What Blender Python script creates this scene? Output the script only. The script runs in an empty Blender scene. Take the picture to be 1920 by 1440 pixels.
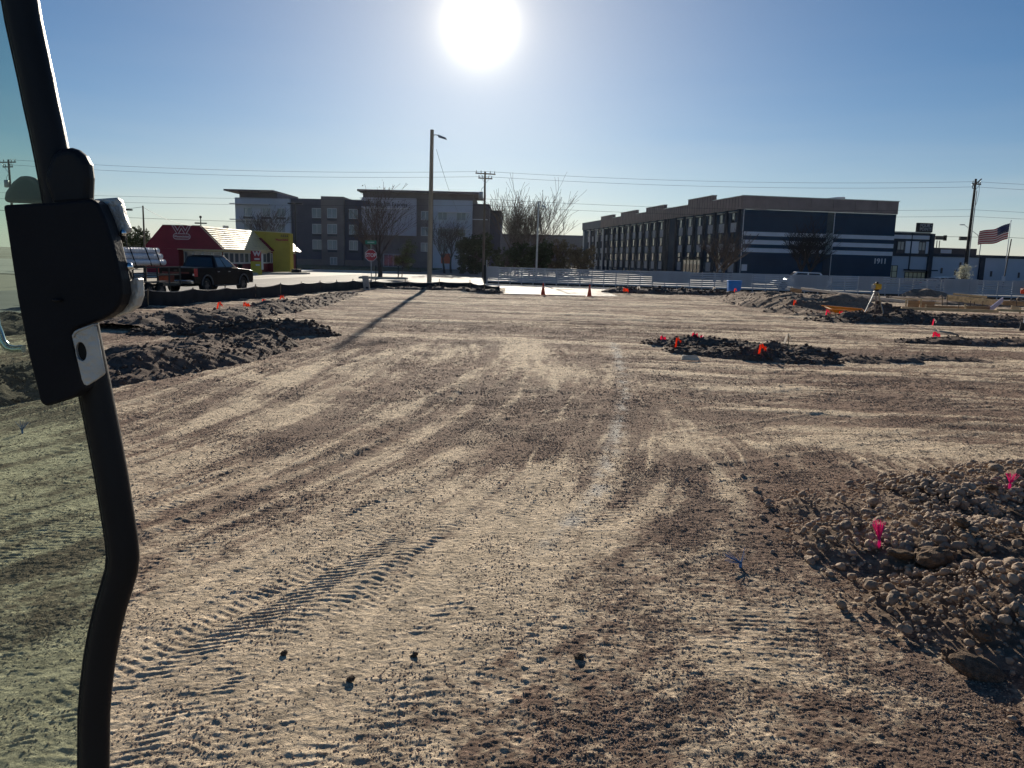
import bpy, bmesh, math, random
import numpy as np
from mathutils import Vector, Matrix, Euler

sc = bpy.context.scene
COL = sc.collection
random.seed(7)
PI = math.pi
# ------------------------------------------------------------------ camera
PITCH, ROLL, EYE, FPX = math.radians(9.19), 0.025, 2.1, 1450.0
_f = Vector((0, math.cos(PITCH), -math.sin(PITCH)))
_u0 = Vector((0, math.sin(PITCH), math.cos(PITCH)))
_r0 = Vector((1, 0, 0))
_r = math.cos(ROLL) * _r0 + math.sin(ROLL) * _u0
_u = -math.sin(ROLL) * _r0 + math.cos(ROLL) * _u0
cam_d = bpy.data.cameras.new('camera')
cam = bpy.data.objects.new('camera', cam_d)
COL.objects.link(cam)
cam_d.sensor_width = 36.0
cam_d.lens = 36.0 * FPX / 1920.0
cam_d.clip_start, cam_d.clip_end = 0.05, 3000
m4 = Matrix((( _r.x, _u.x, -_f.x, 0), (_r.y, _u.y, -_f.y, 0), (_r.z, _u.z, -_f.z, EYE), (0, 0, 0, 1)))
cam.matrix_world = m4
sc.camera = cam
# ------------------------------------------------------------------ sky, sun, exposure
SUN_AZ, SUN_EL = math.radians(-2.86), math.radians(15.7)
w = bpy.data.worlds.new('World'); sc.world = w; w.use_nodes = True
wn, wl = w.node_tree.nodes, w.node_tree.links
wn.clear()
sky = wn.new('ShaderNodeTexSky'); sky.sky_type = 'NISHITA'; sky.sun_disc = False
sky.sun_elevation = SUN_EL; sky.sun_rotation = SUN_AZ
sky.altitude = 900; sky.air_density = 0.92; sky.dust_density = 0.1; sky.ozone_density = 3.5
bg = wn.new('ShaderNodeBackground'); bg.inputs['Strength'].default_value = 0.05
wo = wn.new('ShaderNodeOutputWorld')
sdir = Vector((math.sin(SUN_AZ) * math.cos(SUN_EL), math.cos(SUN_AZ) * math.cos(SUN_EL), math.sin(SUN_EL)))
# aureole: glow added round the sun, mostly standing in for lens glare
wtc = wn.new('ShaderNodeTexCoord'); wdt = wn.new('ShaderNodeVectorMath'); wdt.operation = 'DOT_PRODUCT'
wdt.inputs[1].default_value = sdir; wl.new(wtc.outputs['Generated'], wdt.inputs[0])
def wmath(op, a_, b_):
    q = wn.new('ShaderNodeMath'); q.operation = op
    for i_, v_ in enumerate((a_, b_)):
        if v_ is None: continue
        if isinstance(v_, (int, float)): q.inputs[i_].default_value = v_
        else: wl.new(v_, q.inputs[i_])
    return q.outputs[0]
wang = wmath('ARCCOSINE', wmath('MINIMUM', wdt.outputs['Value'], 0.999999), None)
wa1 = wmath('MULTIPLY', wmath('EXPONENT', wmath('DIVIDE', wang, math.radians(-0.8)), None), 5.0)
wa2 = wmath('MULTIPLY', wmath('EXPONENT', wmath('DIVIDE', wang, math.radians(-11.0)), None), 0.40)
wa3 = wmath('MULTIPLY', wmath('EXPONENT', wmath('DIVIDE', wang, math.radians(-3.0)), None), 0.10)
wsum = wmath('ADD', wmath('ADD', wa1, wa3), wa2)
aur = wn.new('ShaderNodeBackground'); aur.inputs['Color'].default_value = (1.0, 0.86, 0.62, 1); wl.new(wsum, aur.inputs['Strength'])
# pale dust low in the sky, with thin wisps of cloud in it
wsx = wn.new('ShaderNodeSeparateXYZ'); wl.new(wtc.outputs['Generated'], wsx.inputs[0])
wel = wmath('MAXIMUM', wmath('ARCSINE', wsx.outputs['Z'], None), 0.0)
wmp = wn.new('ShaderNodeMapping'); wmp.inputs['Scale'].default_value = (2.2, 2.2, 24.0); wl.new(wtc.outputs['Generated'], wmp.inputs['Vector'])
wnz = wn.new('ShaderNodeTexNoise'); wnz.inputs['Scale'].default_value = 1.6; wnz.inputs['Detail'].default_value = 6; wl.new(wmp.outputs[0], wnz.inputs['Vector'])
wfac = wmath('MINIMUM', wmath('MULTIPLY', wmath('EXPONENT', wmath('DIVIDE', wel, math.radians(-4.2)), None), wmath('ADD', wmath('MULTIPLY', wnz.outputs['Fac'], 1.0), 0.28)), 0.85)
dst = wn.new('ShaderNodeBackground'); dst.inputs['Color'].default_value = (0.43, 0.415, 0.375, 1); dst.inputs['Strength'].default_value = 1.0
wmx = wn.new('ShaderNodeMixShader'); wl.new(wfac, wmx.inputs[0]); whs = wn.new('ShaderNodeHueSaturation'); whs.inputs['Saturation'].default_value = 1.2; whs.inputs['Value'].default_value = 0.86; wl.new(sky.outputs[0], whs.inputs['Color']); wl.new(whs.outputs[0], bg.inputs['Color']); wl.new(bg.outputs[0], wmx.inputs[1]); wl.new(dst.outputs[0], wmx.inputs[2])
wadd = wn.new('ShaderNodeAddShader')
wl.new(wmx.outputs[0], wadd.inputs[0]); wl.new(aur.outputs[0], wadd.inputs[1]); wl.new(wadd.outputs[0], wo.inputs['Surface'])
sun_d = bpy.data.lights.new('sun', 'SUN'); sun_d.energy = 5.0; sun_d.angle = math.radians(0.55); sun_d.color = (1.0, 0.895, 0.74)
sun = bpy.data.objects.new('sun', sun_d); COL.objects.link(sun)
sun.rotation_euler = sdir.to_track_quat('Z', 'Y').to_euler()
sun.location = (-5, 60, 40)
vs = sc.view_settings
vs.view_transform = 'Standard'; vs.look = 'None'; vs.exposure = 0.68; vs.gamma = 1.0; vs.use_curve_mapping = False
sc.render.engine = 'CYCLES'
cy = sc.cycles
cy.max_bounces = 5; cy.diffuse_bounces = 3; cy.glossy_bounces = 3; cy.transmission_bounces = 4; cy.transparent_max_bounces = 12
cy.use_denoising = True
cy.caustics_reflective = False; cy.caustics_refractive = False
cy.sample_clamp_indirect = 6

# ------------------------------------------------------------------ helpers
def ray(px, py):
    return _r * ((px - 960) / FPX) + _u * ((720 - py) / FPX) + _f
def at(px, py, Y):
    d = ray(px, py); return Vector((0, 0, EYE)) + d * (Y / d.y)
def gnd(px, py, z=0.0):
    d = ray(px, py); return Vector((0, 0, EYE)) + d * ((z - EYE) / d.z)

def tag(o, label=None, cat=None, group=None, kind=None):
    if label: o['label'] = label
    if cat: o['category'] = cat
    if group: o['group'] = group
    if kind: o['kind'] = kind
    return o
def thing(name, label, cat, loc=(0, 0, 0), rz=0.0, group=None):
    o = bpy.data.objects.new(name, None); COL.objects.link(o)
    o.empty_display_size = 0.3
    o.location = loc; o.rotation_euler = (0, 0, rz)
    return tag(o, label, cat, group)
def link_mesh(name, me, parent=None):
    o = bpy.data.objects.new(name, me); COL.objects.link(o)
    if parent is not None: o.parent = parent
    return o
def copy_tree(o, parent=None):
    c = o.copy(); COL.objects.link(c); c.parent = parent
    for ch in list(o.children): copy_tree(ch, c)
    return c

class MB:
    def __init__(s): s.v = []; s.f = []; s.sm = []
    def add(s, vs, fs, smooth=False):
        n = len(s.v); s.v += [tuple(v) for v in vs]
        s.f += [tuple(i + n for i in f) for f in fs]; s.sm += [smooth] * len(fs); return s
    def box(s, x0, x1, y0, y1, z0, z1):
        vs = [(x, y, z) for z in (z0, z1) for y in (y0, y1) for x in (x0, x1)]
        return s.add(vs, [(0, 2, 3, 1), (4, 5, 7, 6), (0, 1, 5, 4), (2, 6, 7, 3), (0, 4, 6, 2), (1, 3, 7, 5)])
    def hexa(s, b, t):      # four bottom points and four top points, both counter-clockwise
        return s.add(list(b) + list(t), [(3, 2, 1, 0), (4, 5, 6, 7), (0, 1, 5, 4), (1, 2, 6, 5), (2, 3, 7, 6), (3, 0, 4, 7)])
    def bar(s, p, q, w, h, up=(0, 0, 1)):
        p, q = Vector(p), Vector(q); d = (q - p).normalized(); u = Vector(up)
        if abs(d.dot(u)) > 0.98: u = Vector((0, 1, 0))
        a = d.cross(u).normalized() * (w / 2); b = a.cross(d).normalized() * (h / 2)
        return s.hexa([p - a - b, p + a - b, p + a + b, p - a + b], [q - a - b, q + a - b, q + a + b, q - a + b])
    def tube(s, pts, r, n=8, caps=True):
        pts = [Vector(p) for p in pts]; k = len(pts)
        rs = r if isinstance(r, (list, tuple)) else [r] * k
        vs = []; prev = None
        for i, p in enumerate(pts):
            d = (pts[min(i + 1, k - 1)] - pts[max(i - 1, 0)]).normalized()
            ref = prev if prev is not None else (Vector((0, 0, 1)) if abs(d.z) < .9 else Vector((1, 0, 0)))
            a = d.cross(ref)
            if a.length < 1e-5: a = d.cross(Vector((0, 1, 0.3)))
            a.normalize(); b = a.cross(d).normalized(); prev = b
            for j in range(n):
                t = 2 * PI * j / n; vs.append(p + (a * math.cos(t) + b * math.sin(t)) * rs[i])
        fs = [(i * n + j, i * n + (j + 1) % n, (i + 1) * n + (j + 1) % n, (i + 1) * n + j) for i in range(k - 1) for j in range(n)]
        s.add(vs, fs, True)
        if caps: s.add(vs[:n], [tuple(range(n))]); s.add(vs[-n:], [tuple(reversed(range(n)))])
        return s
    def prism(s, poly, fn0, fn1):   # poly list of 2d points -> two mapped copies joined
        n = len(poly)
        vs = [fn0(*p) for p in poly] + [fn1(*p) for p in poly]
        fs = [tuple(reversed(range(n))), tuple(range(n, 2 * n))] + [(i, (i + 1) % n, n + (i + 1) % n, n + i) for i in range(n)]
        return s.add(vs, fs)
    def lathe(s, prof, n=16, c=(0, 0, 0)):
        vs = []; k = len(prof)
        for r_, z in prof:
            for j in range(n):
                t = 2 * PI * j / n; vs.append((c[0] + r_ * math.cos(t), c[1] + r_ * math.sin(t), c[2] + z))
        fs = [(i * n + j, i * n + (j + 1) % n, (i + 1) * n + (j + 1) % n, (i + 1) * n + j) for i in range(k - 1) for j in range(n)]
        s.add(vs, fs, True)
        s.add(vs[:n], [tuple(reversed(range(n)))]); s.add(vs[-n:], [tuple(range(n))])
        return s
    def build(s, name, mat, parent=None, bevel=0.0, segs=2, fix=True):
        me = bpy.data.meshes.new(name)
        me.from_pydata(s.v, [], s.f)
        me.polygons.foreach_set('use_smooth', s.sm)
        if fix:
            bm = bmesh.new(); bm.from_mesh(me); bmesh.ops.recalc_face_normals(bm, faces=bm.faces); bm.to_mesh(me); bm.free()
        if mat: me.materials.append(mat)
        o = link_mesh(name, me, parent)
        if bevel:
            b = o.modifiers.new('b', 'BEVEL'); b.width = bevel; b.segments = segs; b.limit_method = 'ANGLE'; b.angle_limit = math.radians(35)
        return o

def np_mesh(name, V, F, mat, parent=None, smooth=False, attrs=None):
    V = np.ascontiguousarray(V, dtype=np.float32); F = np.ascontiguousarray(F, dtype=np.int32)
    me = bpy.data.meshes.new(name); k = F.shape[1]
    me.vertices.add(len(V)); me.vertices.foreach_set('co', V.ravel())
    me.loops.add(F.size); me.loops.foreach_set('vertex_index', F.ravel())
    me.polygons.add(len(F)); me.polygons.foreach_set('loop_start', np.arange(0, F.size, k, dtype=np.int32))
    me.polygons.foreach_set('use_smooth', np.full(len(F), smooth, dtype=bool))
    for an, av in (attrs or {}).items():
        a = me.attributes.new(an, 'FLOAT', 'POINT'); a.data.foreach_set('value', np.ascontiguousarray(av, dtype=np.float32))
    me.update(calc_edges=True)
    me.materials.append(mat)
    return link_mesh(name, me, parent)

def text_mesh(name, body, size, mat, parent, loc, rot, extrude=0.02, sx=1.0, bold=0.0):
    cu = bpy.data.curves.new(name, 'FONT'); cu.body = body; cu.size = size; cu.extrude = extrude; cu.offset = bold
    cu.align_x = 'CENTER'; cu.align_y = 'CENTER'; cu.resolution_u = 3
    to = bpy.data.objects.new(name, cu); COL.objects.link(to)
    dg = bpy.context.evaluated_depsgraph_get()
    me = bpy.data.meshes.new_from_object(to.evaluated_get(dg))
    bpy.data.objects.remove(to); me.materials.clear(); me.materials.append(mat)
    o = link_mesh(name, me, parent); o.location = loc; o.rotation_euler = rot; o.scale = (sx, 1, 1)
    return o

# ------------------------------------------------------------------ materials
MATS = {}
def M(name, col, rough=0.8, var=0.12, scale=4.0, bump=0.0, bscale=40.0, metal=0.0, spec=0.35, stretch=(1, 1, 1), coat=0.0):
    if name in MATS: return MATS[name]
    m = bpy.data.materials.new(name); m.use_nodes = True
    n, l = m.node_tree.nodes, m.node_tree.links
    p = n['Principled BSDF']
    p.inputs['Roughness'].default_value = rough; p.inputs['Metallic'].default_value = metal
    p.inputs['Specular IOR Level'].default_value = spec; p.inputs['Coat Weight'].default_value = coat
    tc = n.new('ShaderNodeTexCoord'); mp = n.new('ShaderNodeMapping'); mp.inputs['Scale'].default_value = stretch
    l.new(tc.outputs['Object'], mp.inputs['Vector'])
    nz = n.new('ShaderNodeTexNoise'); nz.inputs['Scale'].default_value = scale; nz.inputs['Detail'].default_value = 5
    l.new(mp.outputs[0], nz.inputs['Vector'])
    cr = n.new('ShaderNodeValToRGB')
    cr.color_ramp.elements[0].position = 0.3; cr.color_ramp.elements[1].position = 0.7
    cr.color_ramp.elements[0].color = tuple(c * (1 - var) for c in col) + (1,)
    cr.color_ramp.elements[1].color = tuple(min(1, c * (1 + var)) for c in col) + (1,)
    l.new(nz.outputs['Fac'], cr.inputs[0]); l.new(cr.outputs[0], p.inputs['Base Color'])
    if bump:
        n2 = n.new('ShaderNodeTexNoise'); n2.inputs['Scale'].default_value = bscale; n2.inputs['Detail'].default_value = 4
        l.new(mp.outputs[0], n2.inputs['Vector'])
        b = n.new('ShaderNodeBump'); b.inputs['Strength'].default_value = bump; b.inputs['Distance'].default_value = 0.02
        l.new(n2.outputs['Fac'], b.inputs['Height']); l.new(b.outputs[0], p.inputs['Normal'])
    MATS[name] = m
    return m
def thin(name, col, rough=.6, back=.55):
    m = bpy.data.materials.new(name); m.use_nodes = True
    n, l = m.node_tree.nodes, m.node_tree.links; p = n['Principled BSDF']; p.inputs['Roughness'].default_value = rough
    tc = n.new('ShaderNodeTexCoord'); nz = n.new('ShaderNodeTexNoise'); nz.inputs['Scale'].default_value = 8; l.new(tc.outputs['Object'], nz.inputs['Vector'])
    cr = n.new('ShaderNodeValToRGB'); cr.color_ramp.elements[0].color = tuple(c * .8 for c in col) + (1,); cr.color_ramp.elements[1].color = tuple(min(1, c * 1.15) for c in col) + (1,)
    l.new(nz.outputs['Fac'], cr.inputs[0]); l.new(cr.outputs[0], p.inputs['Base Color'])
    t = n.new('ShaderNodeBsdfTranslucent'); l.new(cr.outputs[0], t.inputs['Color']); mx = n.new('ShaderNodeMixShader'); mx.inputs[0].default_value = back
    l.new(p.outputs[0], mx.inputs[1]); l.new(t.outputs[0], mx.inputs[2]); l.new(mx.outputs[0], n['Material Output'].inputs[0])
    return m
def glass(name, col=(0.02, 0.025, 0.03), rough=0.04, spec=0.8):
    return M(name, col, rough=rough, var=0.1, scale=0.6, spec=spec)
def pane_glass(name, tint):
    m = bpy.data.materials.new(name); m.use_nodes = True
    n, l = m.node_tree.nodes, m.node_tree.links; n.remove(n['Principled BSDF'])
    t = n.new('ShaderNodeBsdfTransparent'); t.inputs[0].default_value = tint + (1,)
    g = n.new('ShaderNodeBsdfGlossy'); g.inputs['Roughness'].default_value = 0.02
    d = n.new('ShaderNodeBsdfDiffuse'); d.inputs['Color'].default_value = (0.5, 0.55, 0.48, 1)
    fr = n.new('ShaderNodeFresnel'); fr.inputs['IOR'].default_value = 1.35
    tc = n.new('ShaderNodeTexCoord')
    nz = n.new('ShaderNodeTexNoise'); nz.inputs['Scale'].default_value = 14; nz.inputs['Detail'].default_value = 8
    mr = n.new('ShaderNodeMapRange'); mr.inputs['From Min'].default_value = .35; mr.inputs['From Max'].default_value = .8
    mr.inputs['To Min'].default_value = 0.01; mr.inputs['To Max'].default_value = 0.05
    l.new(tc.outputs['Object'], nz.inputs['Vector']); l.new(nz.outputs['Fac'], mr.inputs['Value'])
    m1 = n.new('ShaderNodeMixShader'); m2 = n.new('ShaderNodeMixShader')
    l.new(mr.outputs[0], m1.inputs[0]); l.new(t.outputs[0], m1.inputs[1]); l.new(d.outputs[0], m1.inputs[2])
    l.new(fr.outputs[0], m2.inputs[0]); l.new(m1.outputs[0], m2.inputs[1]); l.new(g.outputs[0], m2.inputs[2])
    l.new(m2.outputs[0], n['Material Output'].inputs[0])
    return m

# ------------------------------------------------------------------ noise on arrays
def _hash(ix, iy, s):
    h = ix.astype(np.uint32) * np.uint32(374761393) + iy.astype(np.uint32) * np.uint32(668265263) + np.uint32((s * 1274126177) & 0xffffffff)
    h ^= h >> np.uint32(13); h *= np.uint32(1274126177); h ^= h >> np.uint32(16)
    return (h & np.uint32(0xffffff)).astype(np.float32) * np.float32(1.0 / 0xffffff)
def vnoise(x, y, s=0):
    x = x.astype(np.float32); y = y.astype(np.float32)
    ix, iy = np.floor(x), np.floor(y); fx, fy = x - ix, y - iy
    fx = fx * fx * (3 - 2 * fx); fy = fy * fy * (3 - 2 * fy)
    ix = ix.astype(np.int32); iy = iy.astype(np.int32)
    a = _hash(ix, iy, s); b = _hash(ix + 1, iy, s); c = _hash(ix, iy + 1, s); d = _hash(ix + 1, iy + 1, s)
    return (a + (b - a) * fx) * (1 - fy) + (c + (d - c) * fx) * fy
def fbm(x, y, s=0, o=4, g=0.5):
    x = np.asarray(x, np.float32); y = np.asarray(y, np.float32); t = np.zeros_like(x); a = 1.0; n = 0.0
    for i in range(o):
        c, q = math.cos(0.6 * i), math.sin(0.6 * i)
        t += a * (vnoise((c * x - q * y) * 2 ** i + 17.3 * i, (q * x + c * y) * 2 ** i - 9.1 * i, s + i) - 0.5); n += a * 0.5; a *= g
    return t / n       # about -1..1
def clods(x, y, s=0, dens=0.7):   # rounded lumps on a jittered lattice, 0..1
    x = np.asarray(x, np.float32); y = np.asarray(y, np.float32)
    ix, iy = np.floor(x).astype(np.int32), np.floor(y).astype(np.int32)
    out = np.zeros_like(x)
    for dx in (-1, 0, 1):
        for dy in (-1, 0, 1):
            jx, jy = ix + dx, iy + dy
            cx = jx + 0.15 + 0.7 * _hash(jx, jy, s); cyy = jy + 0.15 + 0.7 * _hash(jx, jy, s + 1)
            k = _hash(jx, jy, s + 2); rad = np.where(k < dens, 0.2 + 0.55 * (k / dens) ** 2, 0.0)
            asp = 0.7 + 0.6 * _hash(jx, jy, s + 3)
            d2 = ((x - cx) * asp) ** 2 + ((y - cyy) / asp) ** 2
            hgt = np.sqrt(np.maximum(rad * rad - d2, 0))
            out = np.maximum(out, hgt)
    return out
def sstep(a, b, x):
    t = np.clip((x - a) / (b - a), 0, 1); return t * t * (3 - 2 * t)
def grid_faces(nr, nc):
    i = np.arange(nr - 1)[:, None] * nc + np.arange(nc - 1)[None, :]
    i = i.ravel(); return np.stack([i, i + 1, i + nc + 1, i + nc], 1)
# ------------------------------------------------------------------ soil materials
def soil(name, pale, dark, red, use_attr=True, bump=0.5, fine=90.0):
    m = bpy.data.materials.new(name); m.use_nodes = True
    n, l = m.node_tree.nodes, m.node_tree.links; p = n['Principled BSDF']
    p.inputs['Roughness'].default_value = 0.95; p.inputs['Specular IOR Level'].default_value = 0.08; p.inputs['Diffuse Roughness'].default_value = 0.15
    tc = n.new('ShaderNodeTexCoord')
    def noise(sc_, det=6, rough=.6):
        q = n.new('ShaderNodeTexNoise'); q.inputs['Scale'].default_value = sc_; q.inputs['Detail'].default_value = det
        q.inputs['Roughness'].default_value = rough
        l.new(tc.outputs['Object'], q.inputs['Vector']); return q
    def mix(a, b, fac):
        x = n.new('ShaderNodeMix'); x.data_type = 'RGBA'
        for s_, v in ((x.inputs[6], a), (x.inputs[7], b)):
            if isinstance(v, tuple): s_.default_value = v + (1,)
            else: l.new(v, s_)
        l.new(fac, x.inputs[0]); return x.outputs[2]
    def rng(src, a, b, c=0.0, d=1.0):
        q = n.new('ShaderNodeMapRange'); q.inputs['From Min'].default_value = a; q.inputs['From Max'].default_value = b
        q.inputs['To Min'].default_value = c; q.inputs['To Max'].default_value = d; l.new(src, q.inputs['Value']); return q.outputs[0]
    col = mix(dark, red, rng(noise(0.45).outputs['Fac'], .38, .62))
    if use_attr:
        at_ = n.new('ShaderNodeAttribute'); at_.attribute_name = 'dust'
        col = mix(col, pale, rng(at_.outputs['Fac'], 0.0, 1.0))
    else:
        col = mix(col, pale, rng(noise(1.3).outputs['Fac'], .45, .8))
    g1 = noise(fine * .2, 8, .82)
    hsv = n.new('ShaderNodeHueSaturation'); l.new(col, hsv.inputs['Color'])
    l.new(rng(g1.outputs['Fac'], .32, .68, 0.50, 1.42), hsv.inputs['Value'])
    h2 = n.new('ShaderNodeHueSaturation'); l.new(hsv.outputs[0], h2.inputs['Color'])
    l.new(rng(noise(4.5, 10, .8).outputs['Fac'], .33, .67, 0.58, 1.36), h2.inputs['Value']); hsv = h2
    if use_attr:
        a2 = n.new('ShaderNodeAttribute'); a2.attribute_name = 'chalk'
        fin = mix(hsv.outputs[0], (0.72, 0.68, 0.60), a2.outputs['Fac'])
    else: fin = hsv.outputs[0]
    l.new(fin, p.inputs['Base Color'])
    b = n.new('ShaderNodeBump'); b.inputs['Strength'].default_value = bump; b.inputs['Distance'].default_value = 0.05
    n2 = noise(fine * 0.22, 7, .7); l.new(n2.outputs['Fac'], b.inputs['Height']); l.new(b.outputs[0], p.inputs['Normal'])
    return m
SOIL = soil('graded soil', (0.84, 0.675, 0.48), (0.25, 0.172, 0.132), (0.31, 0.205, 0.15), bump=1.0, fine=110)
HEAP = soil('dug dark earth', (0.27, 0.20, 0.155), (0.125, 0.092, 0.076), (0.17, 0.115, 0.09), use_attr=False, bump=0.8, fine=40)
SANDY = soil('pale dug earth', (0.40, 0.31, 0.235), (0.22, 0.165, 0.125), (0.27, 0.185, 0.13), use_attr=False, bump=0.7, fine=60)
STONE = M('limestone cobble', (0.33, 0.25, 0.185), rough=0.9, var=0.35, scale=2.2, bump=0.35, bscale=30, spec=0.2)
CLODM = M('dry earth clod', (0.22, 0.165, 0.13), rough=0.95, var=0.4, scale=3.0, bump=0.6, bscale=25, spec=0.1)
DARKCLOD = M('damp earth clod', (0.10, 0.074, 0.062), rough=0.95, var=0.4, scale=3.0, bump=0.6, bscale=25, spec=0.1)

# ------------------------------------------------------------------ graded lot, one height sheet
ys = [1.3]
while ys[-1] < 57.0:
    y = ys[-1]; ys.append(y + min(max(y * y / 2900.0, 0.0055), 0.15))
ys = np.array(ys); NR = len(ys); NC = 840
ts = np.linspace(-0.86, 0.98, NC)
YY = np.repeat(ys[:, None], NC, 1); XX = ts[None, :] * (YY + 1.3)
X, Y = XX.ravel(), YY.ravel()

def seg_dist(px, py, pts):
    best = np.full_like(px, 1e9); sgn = np.zeros_like(px); along = np.zeros_like(px); L = 0.0
    for (x0, y0), (x1, y1) in zip(pts[:-1], pts[1:]):
        dx, dy = x1 - x0, y1 - y0; ln = math.hypot(dx, dy)
        t = np.clip(((px - x0) * dx + (py - y0) * dy) / (ln * ln), 0, 1)
        qx, qy = px - (x0 + t * dx), py - (y0 + t * dy); d = np.hypot(qx, qy)
        k = d < best
        best = np.where(k, d, best); sgn = np.where(k, (qx * dy - qy * dx) / ln, sgn); along = np.where(k, L + t * ln, along)
        L += ln
    return best, sgn, along, L
def near_path(pts, mg):
    p = np.array(pts); return np.nonzero((X > p[:, 0].min() - mg) & (X < p[:, 0].max() + mg) & (Y > p[:, 1].min() - mg) & (Y < p[:, 1].max() + mg))[0]
def spline(pts, k=6):
    P = [pts[0]] + list(pts) + [pts[-1]]; out = []
    for i in range(1, len(P) - 2):
        for j in range(k):
            t = j / k; a, b, c, d = P[i - 1], P[i], P[i + 1], P[i + 2]
            out.append(tuple(0.5 * (2 * b[q] + (c[q] - a[q]) * t + (2 * a[q] - 5 * b[q] + 4 * c[q] - d[q]) * t * t + (3 * b[q] - a[q] - 3 * c[q] + d[q]) * t ** 3) for q in (0, 1)))
    out.append(tuple(P[-2])); return out
def wpath(pix): return spline([tuple(gnd(*q))[:2] for q in pix])

near_w = 1 - sstep(17.5, 21.5, Y + 1.2 * fbm(X / 3, Y / 3, 5, 2))
right_w = sstep(1.6, 4.2, X + 0.12 * (Y - 11)) * sstep(7.6, 9.8, Y) * near_w
long_w = np.clip(near_w - right_w, 0, 1)
cross_w = np.clip(1 - long_w, 0, 1)
U = X + 0.07 * np.maximum(0, 11.3 - Y) ** 1.7 * sstep(3.2, 0.6, X) - 0.05 * np.maximum(0, Y - 11)
wob = 0.35 * fbm(X / 4, Y / 4, 9, 2)
st_long = fbm((U + wob) / 0.42, Y / 4.5, 21, 4, .55)
st_long2 = fbm((U + wob) / 1.3, Y / 6.0, 27, 3)
st_cross = fbm((X - 3) / 5.5, (Y + 0.10 * X + wob) / 0.55, 33, 4, .55)
st_cross2 = fbm(X / 7, (Y + 0.1 * X + wob) / 1.7, 37, 3)
streak = long_w * (0.6 * st_long + 0.5 * st_long2) + cross_w * (0.75 * st_cross + 0.4 * st_cross2)
patch = fbm(X / 1.5, Y / 1.5, 41, 4)
crumb = np.clip(0.55 - 1.2 * streak + 0.6 * patch, 0, 1)          # loose crumbly ground against packed dusty ground
crumb = np.clip(crumb - 0.18 * sstep(7.5, 4.0, Y), 0, 1)
Hh = 0.040 * fbm(X / 3.7, Y / 3.7, 2, 3) + 0.010 * fbm(X / 0.9, Y / 0.9, 3, 3)
Hh += streak * (0.010 + 0.012 * cross_w + 0.012 * sstep(9, 16, Y))
Hh += cross_w * sstep(19, 26, Y) * 0.045 * st_cross
# many machine passes: strips of cleat marks side by side, each with its own pitch, slant and gaps
def passes(Uc, Vc, wid, seed, fade):
    k = np.floor(Uc / wid + 0.5 * fbm(Uc * 0, Vc / 5.0, seed, 2)); ki = k.astype(np.int32); zi = np.zeros_like(ki)
    fr = np.abs((Uc / wid + 0.5 * fbm(Uc * 0, Vc / 5.0, seed, 2)) - k - 0.5)
    sl = (_hash(ki, zi, seed) - .5) * 1.3; pt = 0.055 + 0.025 * _hash(ki, zi, seed + 1)
    on = sstep(0.05, 0.45, fbm(Uc / wid * .6, Vc / 1.6, seed + 2, 3) + .35 * fbm(Uc / .06, Vc / .06, seed + 4, 2)) * sstep(.5, .40, fr)
    ph = (Vc + sl * Uc) / pt + 0.5 * fbm(Uc / .2, Vc / .2, seed + 3, 2)
    return on * ((0.5 + 0.5 * np.sin(2 * PI * ph)) ** 1.5 - .4) * fade
cle = long_w * passes(U, Y, 0.23, 131, sstep(10.5, 6.5, Y)) + right_w * 0.8 * 1.6 * passes(Y + .1 * X, X * .6, 0.36, 141, sstep(14, 9, Y))
cle += long_w * 0.6 * passes(U * .92 + .38 * Y, Y * .92 - .38 * U, 0.26, 151, sstep(9, 6, Y)) * sstep(.05, .4, fbm(X / 2, Y / 2, 155, 2))
Hh += 0.0062 * cle
amp = 0.25 + 0.75 * crumb
Hh += amp * 0.004 * fbm(X / 0.16, Y / 0.16, 51, 3, .6)
fs1 = fbm((U + wob) / 0.13, Y / 1.9, 23, 4, .6); fs2 = fbm((U + .5 * wob) / 0.05, Y / 0.9, 25, 3, .6)
fc1 = fbm(X / 1.8, (Y + .1 * X + wob) / 0.16, 35, 4, .6); fc2 = fbm(X / 3.5, (Y + .1 * X) / 0.33, 39, 3, .6)
fine_st = long_w * (0.6 * fs1 + 0.4 * fs2) + cross_w * (0.55 * fc1 + 0.55 * fc2)
Hh += 0.008 * fine_st * sstep(3.5, 8, Y) + 0.022 * cross_w * sstep(12, 24, Y) * fc2 + 0.012 * long_w * sstep(9, 16, Y) * fs1
gate = sstep(3.2, 7.0, Y)
ll = fbm((U + wob) / 0.55, Y / 5.0, 171, 3, .45); lc = fbm(X / 5.0, (Y + .1 * X + wob) / 0.8, 173, 3, .45)
brk_ = sstep(-.15, .35, fbm(X / .7, Y / .9, 175, 3, .6))
lines = (long_w * np.exp(-(ll / .05) ** 2) + cross_w * np.exp(-(lc / .055) ** 2)) * brk_ * gate
Hh += 0.010 * lines
dmix = 0.45 * fc2 * sstep(17, 24, Y) + 0.9 * streak + (0.25 + 0.6 * gate) * fine_st - 0.4 * patch + 0.55 * fbm(X / .14, Y / .14, 61, 5, .75) * (1 - .3 * gate) + 0.3 * fbm(X / .035, Y / .035, 67, 2, .7)  # far ridge crests also painted paler, as if catching the sun
dust = np.clip(0.33 - 0.13 * sstep(6.5, 11, Y) + 0.17 * sstep(8.0, 4.5, Y) + 0.16 * sstep(5.5, 3.6, Y) + 1.1 * dmix, 0, 1)
dust = np.clip(0.25 * dust + 0.75 * sstep(.2, .75, dust) + 0.95 * lines, 0, 1)

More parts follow.
